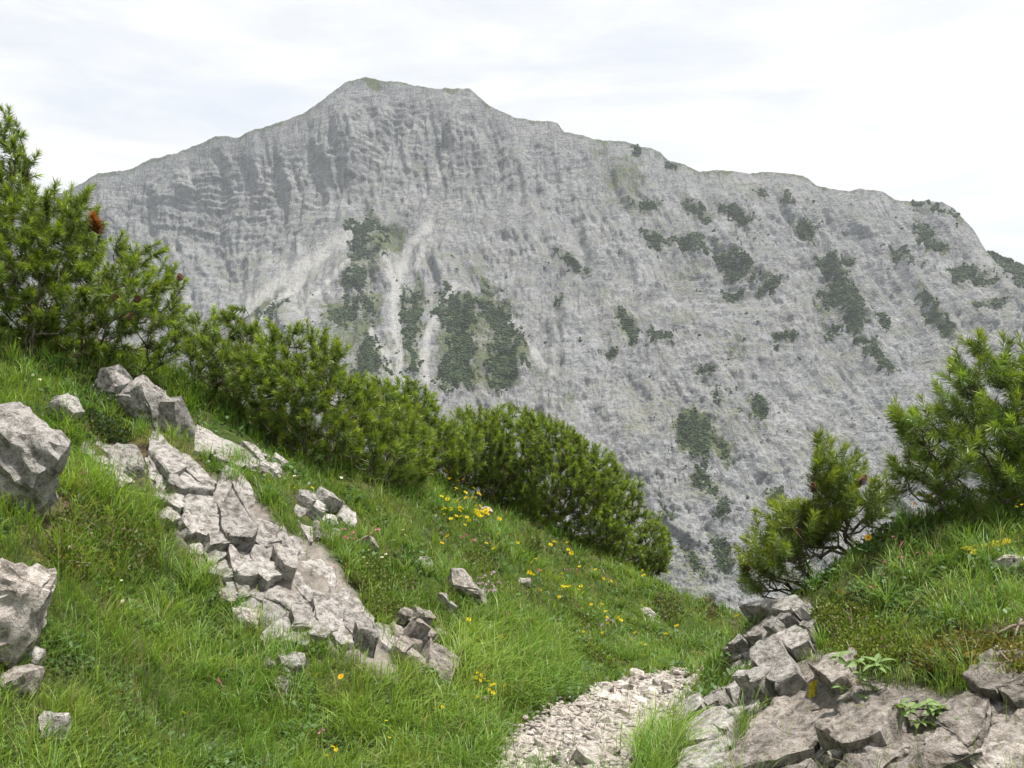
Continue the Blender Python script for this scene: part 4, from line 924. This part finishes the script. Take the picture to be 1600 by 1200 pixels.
leaf_cloud('heath_cushion', 'mossy brown turf overhang at the right edge above the rock', 'turf', [(1420,1000),(1480,985),(1560,990),(1620,1000),(1620,1050),(1560,1060),(1490,1065),(1430,1050)], None, 0.09, 5200, 0.014, (0.14, 0.145, 0.032), 8, 0.32)
leaf_cloud('heath_cushion', 'green cushion among pink flowers on the near meadow bank', 'shrub', [(770,838),(800,835),(806,870),(780,895),(735,900),(722,870),(745,850)], None, 0.10, 1700, 0.018, (0.07, 0.10, 0.022), 9, 0.2)

# broad-leaved plants on the right rock
def leaf_shape(ln, w):
    ts = np.linspace(0, 1, 7); V = []; Fq = []
    for t in ts:
        ww = w*math.sin(math.pi*min(1, t*0.92+0.05))**0.8*(1-0.35*t) if 0 < t < 1 else 0.0006; z = 0.25*ln*math.sin(t*2.0)*0.5 - 0.18*ln*t*t
        V += [(-ww, t*ln, z+ww*0.35), (0, t*ln, z), (ww, t*ln, z+ww*0.35)]
    for i in range(6):
        a_ = i*3; Fq += [(a_, a_+1, a_+4, a_+3), (a_+1, a_+2, a_+5, a_+4)]
    r = np.random.default_rng(int(ln*1e4)); c = np.tile([[0.13, 0.21, 0.06]], (len(V), 1)); c[1::3] = [0.2, 0.28, 0.11]
    return mesh_np('leaf', V, [np.array(Fq)], M['leaf'], True, c)
LEAVES = [leaf_shape(0.062, 0.016), leaf_shape(0.05, 0.014), leaf_shape(0.04, 0.012)]
def broad_plant(px, py, label, n, spread, seed, dropY=0.14):
    r = np.random.default_rng(seed); c = hit(px, py); c = c*(1-dropY/c[1]); 
    t = thing('broadleaf_plant', c, label, 'plant')
    VV = []; FF = []; off = 0; k = c[1]/F
    for s_ in range(n):
        h_ = c + np.array([r.uniform(-1, 1)*spread[0]*k, -r.uniform(0.0, 0.05), r.uniform(-1, 1)*spread[1]*k])
        b_ = c + (h_-c)*0.25 + np.array([0, 0.03, -0.01])
        v, f = tube([b_, (b_+h_)/2 + [0, -0.01, 0.012], h_], np.array([0.003, 0.0025, 0.002]), 4); VV.append(v); FF.append(f+off); off += len(v)
        a0 = r.uniform(0, 6.28)
        for j in range(6):
            a_ = a0 + j*2.0944/1.0*0.5*2/2 + r.normal(0, 0.2) + j*0.35
            o = obj('leaf', LEAVES[r.integers(3)], t); o.location = h_ + np.array([0, 0, -0.006*(j % 2)]); o.rotation_euler = (r.uniform(-0.5, 0.55), r.normal(0, 0.35), a_)
            o.scale = (1, 1, 1) if j < 4 else (0.7, 0.7, 0.7)
    obj('stem', mesh_np('stem', np.concatenate(VV), [np.concatenate(FF)], M['twig'], True), t)
broad_plant(1345,1058,'light green broad leaved plant growing from the upper rock crack on the right',9,(40,36),1)
broad_plant(1425,1110,'light green broad leaved plant lower on the right rock face',8,(45,18),2)

# yellow and brown moss
def moss(px, py, w, h, label, seed, mat='moss', name='moss_cushion'):
    r = np.random.default_rng(seed); P = hit(px, py); k = P[1]/F; nr_, na = 9, 30; V = []; Fq = []
    for i in range(nr_):
        for j in range(na):
            a_ = j*2*math.pi/na; q = (i+0.3)/(nr_-0.7)
            edge = 1 + 0.45*float(perlin2(np.array([math.cos(a_)*1.7+seed*3]), np.array([math.sin(a_)*1.7]), 7)[0]) + 0.2*float(perlin2(np.array([math.cos(a_)*5+seed]), np.array([math.sin(a_)*5]), 8)[0])
            ix, iy = px + math.cos(a_)*q*edge*w*0.55, py + math.sin(a_)*q*edge*h*0.55
            Y_ = P[1] - (iy-py)*k*1.2; g = np.array([(ix-800)/F*Y_, Y_, 0.0]); n_ = 0.5 + 0.8*float(perlin2(np.array([ix/4.0]), np.array([iy/4.0]), 9)[0])
            g[2] = max(float(hgt(g[0], g[1])), (600-iy)/F*Y_) + (1-q*q)*0.016*(0.6+n_) - 0.004*q
            V.append(g - P)
    for i in range(nr_-1):
        for j in range(na):
            j2 = (j+1) % na; Fq.append((i*na+j, (i+1)*na+j, (i+1)*na+j2, i*na+j2))
    me = mesh_np(name, V, [np.array(Fq), np.array([[j for j in range(na)]])], M[mat], True)
    o = obj(name, me, None, label, 'moss'); o.location = P + np.array([0, -0.012, 0.004])
moss(1540,858,64,14,'bright yellow moss streak beside the white rock on the right mound',1)
moss(1218,1064,14,12,'yellow moss tuft in the crack of the right rock mass',2)
moss(1272,1072,20,16,'yellow green moss on the ledge right of the first tuft',3)
moss(1268,1082,12,18,'small moss drip under the ledge tuft',4)
moss(1184,998,12,12,'little yellow moss dot on the stone pile',5)
moss(1555,1030,90,32,'brown moss cushion on the overhanging turf at the right edge',6,'moss_brown')
moss(1535,925,30,12,'ochre moss spot on the right mound',7,'moss_brown')

# dead twigs on the overhang and under the pine
def twig(pts, rad, label):
    P = np.array(pts); v, f = tube(P, np.linspace(rad, rad*0.35, len(P)), 5)
    c = P.mean(0); o = obj('dead_twig', mesh_np('dead_twig', v-c, [f], M['twig'], True), None, label, 'twig'); o.location = c
def gl(px, py, lift=0.012): p = hit(px, py); p[1] -= lift; p[2] += lift; return p
twig([gl(1600,985,.03), gl(1575,988,.03), gl(1555,997,.02), gl(1530,1002,.02)], 0.009, 'forked dead root sticking out of the turf at the right edge')
twig([gl(1590,975,.02), gl(1582,990,.03), gl(1578,1005,.03)], 0.007, 'short dead root crossing the forked one')
twig([gl(1500,985), gl(1485,978,.02), gl(1470,990), gl(1455,992)], 0.004, 'thin pale twig lying on the turf overhang')
twig([gl(1440,1040,.03), gl(1480,1052,.04), gl(1510,1066,.03)], 0.004, 'dry stalk hanging from the overhang onto the rock')

# ------------------------------------------------------------------ grass
ROCKS = [OUT_C, OUT_R, OUT_R2, OUT_R3, [(130,705),(160,700),(205,735),(240,775),(225,795),(190,785),(150,740)], [(290,674),(370,674),(400,700),(440,735),(400,732),(360,714),(295,710)], [(455,778),(500,773),(532,790),(536,830),(480,833),(452,812)], [(604,980),(650,970),(688,985),(686,1020),(665,1058),(637,1052),(614,1020)],
         [(-40,660),(40,660),(75,710),(72,750),(50,778),(20,790),(-40,790)], [(-40,890),(20,900),(50,940),(40,975),(15,1015),(-40,1015)], [(215,600),(250,610),(270,690),(235,690)], [(250,630),(290,650),(295,680),(270,690)],[(150,585),(190,600),(190,630),(160,625)]]
SOIL = [([(160,690),(240,700),(330,730),(300,745),(240,735),(200,745)], 0.85), ([(430,760),(470,770),(460,800),(430,790)], 0.5), ([(1480,985),(1600,970),(1650,1060),(1480,1060)], 0.6), ([(1260,950),(1420,960),(1420,1050),(1290,1030)], 0.5), ([(70,770),(130,790),(110,850),(60,850)], 0.7), ([(290,655),(345,660),(380,690),(300,680)], .6)]
def ground_samples(n, seed, ymax=11.5):
    """root points spread over the slopes, thinned with distance"""
    r = np.random.default_rng(seed)
    v = r.random(n); Yq = 1.7*(ymax/1.7)**(v**0.92); u = r.uniform(-0.72, 0.74, n); x = u*Yq
    return x, Yq, r
def grass_density(x, y):
    z = hgt(x, y); px, py = proj(np.stack([x, y, z], -1))
    d = np.ones(len(x))
    ed = 9*fbm2(x*6, y*6, 3, 61)
    for pg in ROCKS: d *= 1 - sstep(-2, 9, sdpoly(px, py, pg) + ed)*0.985
    d *= 1 - sstep(-8, 8, sdpoly(px, py, PATH) + 9*fbm2(x*3, y*3, 2, 5))*0.985
    for pg, k in SOIL: d *= 1 - k*sstep(-12, 12, sdpoly(px, py, pg))
    return d, px, py, z
def blades(x, y, z, L, wd, lean, az, col, r, segs=3):
    n = len(x); b0 = np.stack([x, y, z-0.008], -1); dirh = np.stack([np.cos(az), np.sin(az), np.zeros(n)], -1)
    side = np.stack([-np.sin(az+r.normal(0, .8, n)), np.cos(az), np.zeros(n)], -1); side /= np.linalg.norm(side, axis=1)[:,None]
    rows = []; ts = [0, 0.4, 0.75, 1.0] if segs == 3 else [0, 0.5, 1.0]
    for t in ts:
        h_ = L*(t - 0.42*np.clip(lean, 0, 1.6)*t*t); o_ = L*lean*0.75*t**1.8
        c = b0 + np.stack([np.zeros(n), np.zeros(n), h_], -1) + dirh*o_[:,None]
        w = wd*(1-0.25*t)*0.5
        if t < 1: rows += [c - side*w[:,None], c + side*w[:,None]]
        else: rows += [c]
    V = np.stack(rows, 1)
    if segs == 2:
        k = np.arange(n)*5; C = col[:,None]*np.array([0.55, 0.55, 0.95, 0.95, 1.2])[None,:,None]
        return V.reshape(-1,3), np.stack([k, k+1, k+3, k+2], -1), np.stack([k+2, k+3, k+4], -1), C.reshape(-1,3)
    k = np.arange(n)*7
    F4 = np.concatenate([np.stack([k, k+1, k+3, k+2], -1), np.stack([k+2, k+3, k+5, k+4], -1)]); F3 = np.stack([k+4, k+5, k+6], -1)
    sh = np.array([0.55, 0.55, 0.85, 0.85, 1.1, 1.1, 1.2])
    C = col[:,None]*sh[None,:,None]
    return V.reshape(-1,3), F4, F3, C.reshape(-1,3)
def make_grass():
    x, y, r = ground_samples(330000, 21)
    d, px, py, z = grass_density(x, y)
    clump = fbm2(x*7, y*7, 3, 33); patch = fbm2(x*1.3, y*1.3, 3, 37)
    d *= np.clip(0.72 + 0.55*clump + 0.25*patch, 0.12, 1)
    ok = (r.random(len(x)) < d) & (px > -60) & (px < 1670) & (py < 1290) & (z > -6)
    # only roots on faces that look towards the visitor or up are kept
    x, y, z, px, py, clump, patch = [q[ok] for q in (x, y, z, px, py, clump, patch)]; n = len(x)
    long_ = np.zeros(n)
    for pg, k in [([(700,960),(800,950),(900,1010),(900,1070),(860,1100),(780,1110),(700,1080)], 0.9), ([(980,1120),(1070,1100),(1080,1170),(1060,1230),(960,1230)], 1.0), ([(1380,830),(1500,840),(1470,920),(1390,900)], 0.5), ([(520,1080),(760,1090),(760,1230),(520,1230)], 0.35), ([(170,560),(340,560),(370,660),(260,640)], 0.5), ([(80,640),(240,780),(255,890),(90,890)], 0.7)]:
        long_ = np.maximum(long_, k*sstep(-15, 20, sdpoly(px, py, pg)))
    mound = sstep(-20, 20, sdpoly(px, py, [(1180,900),(1300,840),(1420,790),(1660,780),(1660,1080),(1250,1050)]))
    L = (0.085 + 0.05*np.clip(clump, -1, 1) + 0.13*long_*r.uniform(0.3, 1.2, n))*r.uniform(0.55, 1.5, n); L *= np.where(r.random(n) < 0.03, 1.9, 1); L *= 1-0.3*mound
    L = np.clip(L, 0.025, 0.36)
    wd = (0.0021 + 0.0009*r.random(n))*np.clip(y/3.2, 0.85, 2.6)*(1+0.15*long_)
    az = r.normal(-0.35, 1.25, n) + 1.2*perlin2(x*1.7, y*1.7, 43); lean = np.abs(r.normal(0.62, 0.42, n)) + 0.3*long_
    g1 = np.array([0.120, 0.220, 0.034]); g2 = np.array([0.215, 0.30, 0.055]); g3 = np.array([0.050, 0.125, 0.022]); dry = np.array([0.27, 0.23, 0.11])
    a_ = np.clip(0.5 + 0.8*patch + r.normal(0, .28, n), 0, 1)[:,None]; col = g1*(1-a_) + g2*a_
    m2 = (np.clip(-0.15 - clump + r.normal(0, .2, n), 0, 1)*0.8)[:,None]; col = col*(1-m2) + g3*m2
    dm = r.random(n) < (0.055 + 0.05*mound + 0.10*sstep(-10, 20, sdpoly(px, py, [(80,740),(250,780),(250,900),(90,880)]))); col[dm] = dry*r.uniform(0.6, 1.2, (dm.sum(), 1))
    col *= r.uniform(0.78, 1.25, (n, 1))
    # tussocks: arching clumps of longer blades
    tx, ty, r2 = ground_samples(5200, 23, 10.0); td, tpx, tpy, tz = grass_density(tx, ty)
    ok = (r2.random(len(tx)) < td*sstep(-0.1, 0.5, fbm2(tx*0.9, ty*0.9, 2, 63)+0.15)) & (tpx > -60) & (tpx < 1670) & (tpy < 1290) & (tz > -6) & (td > 0.6); tx, ty = tx[ok][:620], ty[ok][:620]; k_ = 34
    bx = np.repeat(tx, k_); by = np.repeat(ty, k_); ta = r2.uniform(0, 6.28, len(bx)); rr_ = r2.exponential(0.018, len(bx)); bx = bx + np.cos(ta)*rr_; by = by + np.sin(ta)*rr_
    tl = np.repeat(r2.uniform(0.11, 0.24, len(tx)), k_)*r2.uniform(0.5, 1.15, len(bx)); tc = np.repeat(r2.uniform(0, 1, len(tx)), k_)[:,None]
    tcol = (np.array([0.10, 0.215, 0.035])*(1-tc) + np.array([0.20, 0.29, 0.065])*tc)*r2.uniform(0.75, 1.25, (len(bx), 1)); dm = r2.random(len(bx)) < 0.08; tcol[dm] = dry
    x = np.r_[x, bx]; y = np.r_[y, by]; z = np.r_[z, hgt(bx, by)]; L = np.r_[L, tl]; wd = np.r_[wd, 0.0027*np.clip(by/3.4, 0.85, 2.3)]; lean = np.r_[lean, r2.uniform(0.3, 1.3, len(bx))]; az = np.r_[az, ta + r2.normal(0, 0.4, len(bx))]; col = np.concatenate([col, tcol]); n = len(x)
    fr = (y > 4.6) | (L < 0.05)
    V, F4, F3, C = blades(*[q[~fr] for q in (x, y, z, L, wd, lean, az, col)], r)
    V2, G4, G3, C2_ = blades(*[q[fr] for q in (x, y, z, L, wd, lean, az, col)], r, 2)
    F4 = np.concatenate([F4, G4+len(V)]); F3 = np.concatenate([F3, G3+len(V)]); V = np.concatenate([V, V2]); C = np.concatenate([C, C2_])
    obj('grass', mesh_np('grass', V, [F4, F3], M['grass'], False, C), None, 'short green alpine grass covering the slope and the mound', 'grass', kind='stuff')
    print('grass blades', n)
make_grass()
def make_herbs():
    x, y, r = ground_samples(120000, 77, 10.5)
    d, px, py, z = grass_density(x, y); cl = fbm2(x*3.1, y*3.1, 3, 55)
    d *= sstep(-0.1, 0.5, cl)
    ok = (r.random(len(x)) < d) & (px > -50) & (px < 1660) & (py < 1270) & (z > -6); x, y, z = x[ok], y[ok], z[ok]; n = len(x)
    P = np.stack([x, y, z + r.uniform(0.01, 0.055, n)], -1); dd = r.normal(0, 1, (n, 3)); dd[:,2] = np.abs(dd[:,2])*0.5; dd /= np.linalg.norm(dd, axis=1)[:,None]
    s_ = np.cross(dd, r.normal(0, 0.3, (n, 3)) + [0, 0, 1]); s_ /= np.linalg.norm(s_, axis=1)[:,None]
    ln = r.uniform(0.012, 0.034, (n, 1))*np.clip(y/3.5, 0.8, 1.6)[:,None]; w = ln*0.3
    V = np.stack([P, P + dd*ln*0.55 + s_*w, P + dd*ln, P + dd*ln*0.55 - s_*w], 1).reshape(-1, 3); k = np.arange(n)*4
    c = np.array([0.06, 0.115, 0.03])*r.uniform(0.6, 1.5, (n, 1)); b_ = r.random((n, 1)); c = c*(1-0.35*b_) + 0.35*b_*np.array([0.10, 0.16, 0.07])
    obj('herbs', mesh_np('herbs', V, [np.stack([k, k+1, k+2, k+3], -1)], M['leaf'], False, np.repeat(c, 4, 0)), None, 'small leafy herbs mixed into the alpine turf', 'herbs', kind='stuff')
make_herbs()

# ------------------------------------------------------------------ flowers
def flower_mesh(kind, seed):
    r = np.random.default_rng(seed); V = []; Fs = []; C = []
    def petal(c, d, n_, ln, w, col):
        d = np.array(d, float); d /= np.linalg.norm(d); s = np.cross(d, n_); s = s/(np.linalg.norm(s)+1e-9); b0 = len(V)
        V.extend([c, c + d*ln*0.6 + s*w, c + d*ln, c + d*ln*0.6 - s*w]); Fs.append([b0, b0+1, b0+2, b0+3])
        C.extend([np.array(col)*0.85, col, np.array(col)*1.05, col])
    up = np.array([0, 0, 1.0])
    if kind == 'daisy':
        for k in range(13): a_ = k*0.4833; petal(np.zeros(3), (math.cos(a_), math.sin(a_), 0.22), up, 0.017, 0.0032, (0.72, 0.40, 0.008))
        for k in range(10): a_ = k*0.63; petal(np.array([0,0,0.001]), (math.cos(a_), math.sin(a_), 0.9), up, 0.006, 0.002, (0.5, 0.22, 0.006))
    elif kind in ('yellow', 'white', 'pink', 'lilac'):
        col = {'yellow': (0.62, 0.50, 0.015), 'white': (0.72, 0.70, 0.66), 'pink': (0.56, 0.20, 0.33), 'lilac': (0.46, 0.34, 0.50)}[kind]
        m_ = {'yellow': 5, 'white': 6, 'pink': 16, 'lilac': 14}[kind]
        if kind in ('yellow', 'white'):
            for k in range(m_): a_ = k*6.283/m_; petal(np.zeros(3), (math.cos(a_), math.sin(a_), 0.45), up, 0.010, 0.0042, np.array(col)*r.uniform(.85, 1.1))
            for k in range(4): a_ = k*1.57+.4; petal(np.zeros(3), (math.cos(a_), math.sin(a_), 1.4), up, 0.007, 0.003, np.array(col)*np.array([.95, .8, .6]))
        else:
            for k in range(m_):
                d = r.normal(0, 1, 3); d[2] = abs(d[2]); c = d/np.linalg.norm(d)*0.0045; petal(c, d, r.normal(size=3), 0.006, 0.003, np.array(col)*r.uniform(.7, 1.25))
    elif kind == 'spike':
        for k in range(26):
            z = 0.034*k/26; a_ = k*2.4; petal(np.array([0, 0, z-0.017]), (math.cos(a_), math.sin(a_), 0.5), up, 0.007*(1.1-k/40), 0.003, np.array((0.36, 0.13, 0.19))*r.uniform(.7, 1.2))
    return mesh_np('bloom', V, [np.array(Fs)], M['petal'], False, np.array(C))
BL = {k: [flower_mesh(k, 5+j) for j in range(2)] for k in ('daisy', 'yellow', 'white', 'pink', 'lilac', 'spike')}
def stem_mesh(h):
    v, f = tube([(0, 0, -h), (0.006, 0.003, -h*0.5), (0, 0, 0)], np.array([0.0013, 0.0011, 0.0009]), 4)
    return mesh_np('stem', v, [f], M['grass'], True, np.tile([[0.06, 0.11, 0.02]], (len(v), 1)))
STEMS = [stem_mesh(0.09), stem_mesh(0.14), stem_mesh(0.2)]
RF = np.random.default_rng(9)
def flower(kind, px, py, label, group, size=1.0, h=None):
    lift = {'daisy': 0.13, 'yellow': 0.115, 'white': 0.10, 'pink': 0.115, 'lilac': 0.11, 'spike': 0.14}[kind] if h is None else h
    Pb = hit(px, py + 6)
    for _ in range(5):                                    # root lies below the bloom
        k = lift*F/Pb[1]; Pb = hit(px, py + k)
    t = thing('flower', Pb, label, 'flower', group)
    top = Pb + np.array([0, 0, lift])
    b = obj('bloom', BL[kind][RF.integers(2)], t); b.location = top; s = size*RF.uniform(1.25, 1.8)*max(0.72, Pb[1]/5.5); b.scale = (s, s, s); b.rotation_euler = (0.55 + RF.normal(0, 0.3), RF.normal(0, 0.3), RF.uniform(0, 6.28))
    st = obj('stem', STEMS[1], t); st.location = top - np.array([0, 0, 0.001]); st.rotation_euler = (0, 0, RF.uniform(0, 6.28))
def scatter(kind, outline, n, label, group, size=1.0):
    q = np.array(outline); c = 0
    while c < n:
        px, py = RF.uniform(*q[:,0][[0,0]]) if False else RF.uniform(q[:,0].min(), q[:,0].max()), RF.uniform(q[:,1].min(), q[:,1].max())
        if inpoly(px, py, outline): flower(kind, px, py, label, group, size); c += 1
scatter('yellow', [(680,764),(715,762),(745,778),(748,815),(712,820),(684,796)], 24, 'small yellow flower in the dense patch at the foot of the bare stemmed pine', 'yellow patch below the pines', 1.25)
scatter('yellow', [(740,785),(772,792),(768,806),(745,812)], 14, 'small yellow flower in the patch by the tiny pale stone', 'yellow patch by the pale stone', 1.25)
scatter('yellow', [(684,735),(735,742),(770,735),(752,755),(700,752)], 10, 'yellow flower in the shade under the small pine', 'yellow flowers in the pine shade', 1.0)
for px, py in [(780,835),(726,822),(860,852),(866,848),(888,860),(893,866),(780,812),(700,838),(690,850),(880,918),(890,917),(904,922),(912,926),(908,918),(886,850),(828,895),(833,899),(760,850),(844,922),(940,945),(1004,893),(1006,900),(772,858)]:
    flower('yellow', px, py, 'yellow flower scattered over the upper meadow below the pine hedge', 'yellow flowers of the upper meadow', 1.3)
scatter('yellow', [(800,845),(900,860),(960,910),(940,960),(860,930),(790,880)], 16, 'tiny yellow flower sprinkled in the middle meadow near the pine seedling', 'yellow flowers near the seedling', 0.85)
scatter('yellow', [(840,930),(960,960),(1060,1000),(980,1030),(880,1000)], 10, 'tiny yellow flower in the meadow just above the path bend', 'yellow flowers above the path bend', 0.85)
for px, py in [(970,970),(1058,980),(993,990),(1040,992),(732,970),(785,997),(968,966),(1152,964)]:
    flower('yellow', px, py, 'yellow flower standing in the lower meadow near the brink or the long grass', 'yellow flowers of the lower meadow', 1.4)
for px, py in [(746,1052),(752,1056),(750,1064),(762,1066),(768,1072),(773,1070),(765,1078),(770,1084),(747,1090),(789,1073),(745,1060),(757,1062),(740,1003),(745,998)]:
    flower('yellow', px, py, 'yellow flower in the loose tuft above the start of the path', 'yellow tuft above the path', 1.0)
for px, py in [(495,1056),(533,1059)]: flower('daisy', px, py, 'orange yellow flower in the grass right below the outcrop', 'orange flowers under the outcrop', 0.75)
for px, py in [(604,1128),(608,1154),(520,1168),(525,1172),(511,1182),(678,1108),(691,1106),(565,1090),(287,1117)]:
    flower('yellow', px, py, 'yellow flower in the near grass at the bottom of the picture', 'yellow flowers in the near grass', 0.8)
for px, py in [(38,520),(52,520),(45,524)]: flower('yellow', px, py, 'yellow flower at the foot of the left pine', 'yellow flowers under the left pine', 1.1)
for px, py in [(416,742),(420,752),(460,763),(487,763)]: flower('yellow', px, py, 'yellow flower on the grassy shelf above the outcrop', 'yellow flowers on the shelf', 0.9)
flower('daisy', 1427, 789, 'left yellow daisy of the group on the brow of the right mound', None, 0.85)
flower('daisy', 1451, 776, 'tallest yellow daisy on the brow of the right mound', None, 0.85)
flower('daisy', 1460, 782, 'yellow daisy next to the tallest one on the right mound', None, 0.8)
flower('daisy', 1357, 841, 'lone yellow daisy on the flank of the right mound', None, 0.95)
for px, py in [(1592,784),(1597,790),(1588,793)]: flower('yellow', px, py, 'yellow flower at the right edge on top of the mound', 'yellow flowers at the right edge', 0.9)
for px, py in [(537,828),(552,835),(552,845),(581,836),(590,831),(540,842)]: flower('pink', px, py, 'pink flower beside the pale stone above the heath cushion', 'pink flowers above the heath', 1.25)
flower('pink', 524, 888, 'single pink flower at the edge of the middle outcrop', None, 1.1)
flower('spike', 131, 738, 'dark pink flower spike on the left bank', None, 0.8)
flower('spike', 343, 1066, 'dark pink flower spike in the lower left grass', None, 0.8)
for px, py in [(793,958),(830,968),(1408,852)]: flower('spike', px, py, 'slender dusky pink flower spike rising from the turf', 'slender dusky spikes', 0.9)
for px, py in [(843,893),(888,893),(722,842),(728,838),(740,846),(900,893)]: flower('pink', px, py, 'small pink flower in the upper meadow turf', 'pink flowers of the upper meadow', 1.15)
for px, py in [(1407,866),(1411,872),(1433,866),(1396,840),(1376,900),(1382,881),(1362,920),(1410,850),(1405,873),(1452,868)]: flower('pink', px, py, 'small pink flower on the right grassy mound', 'pink flowers of the right mound', 0.75)
scatter('lilac', [(748,895),(772,893),(786,905),(780,925),(755,930),(746,915)], 16, 'pale lilac flower in the little patch by the long rock rib', 'lilac patch', 1.2)
for px, py in [(575,860),(588,866),(597,872),(574,881),(553,877),(568,872),(603,868)]: flower('white', px, py, 'white flower on the green heath cushion', 'white flowers on the heath', 0.85)
flower('white', 192, 940, 'white flower alone in the grass hollow', None, 0.9)
flower('white', 190, 908, 'small white flower under the dry hummock', None, 0.6)
flower('pink', 503, 1145, 'pale pink round flower low in the near grass', None, 1.2)
flower('lilac', 758, 1093, 'pale pink round flower just above the path', None, 1.1)
flower('lilac', 803, 1135, 'pale pink round flower at the left edge of the path', None, 1.0)
flower('lilac', 1096, 1045, 'pale pink round flower where the path bends', None, 1.1)
for px, py in [(950,970),(956,972),(942,979)]: flower('lilac', px, py, 'pale round flower of the little trio in the lower meadow', 'pale trio', 1.3)
for px, py in [(460,745),(533,748),(588,798),(570,812),(630,830),(632,836),(52,588),(62,594),(30,530)]: flower('white', px, py, 'small white flower in the shaded grass under the pines', 'white flowers in the shade', 0.8)

# ------------------------------------------------------------------ the air between here and the mountain
def haze():
    lo = (-3000.0, -450.0, -345.0); hi = (3000.0, 2300.0, 640.0)
    V = [(x, y, z) for x in (lo[0], hi[0]) for y in (lo[1], hi[1]) for z in (lo[2], hi[2])]
    Fq = [(0,1,3,2), (4,6,7,5), (0,4,5,1), (2,3,7,6), (0,2,6,4), (1,5,7,3)]
    m, t, out = mat_new('mountain_air'); v = N(t, 'ShaderNodeVolumePrincipled')
    v.inputs['Color'].default_value = (0.86, 0.92, 1.0, 1); v.inputs['Density'].default_value = 0.00008; v.inputs['Anisotropy'].default_value = 0.3
    t.links.new(v.outputs[0], out.inputs['Volume'])
    obj('haze', mesh_np('haze', V, [np.array(Fq)], m), None, 'thin pale haze in the air before the mountain', 'haze', kind='stuff')
haze()
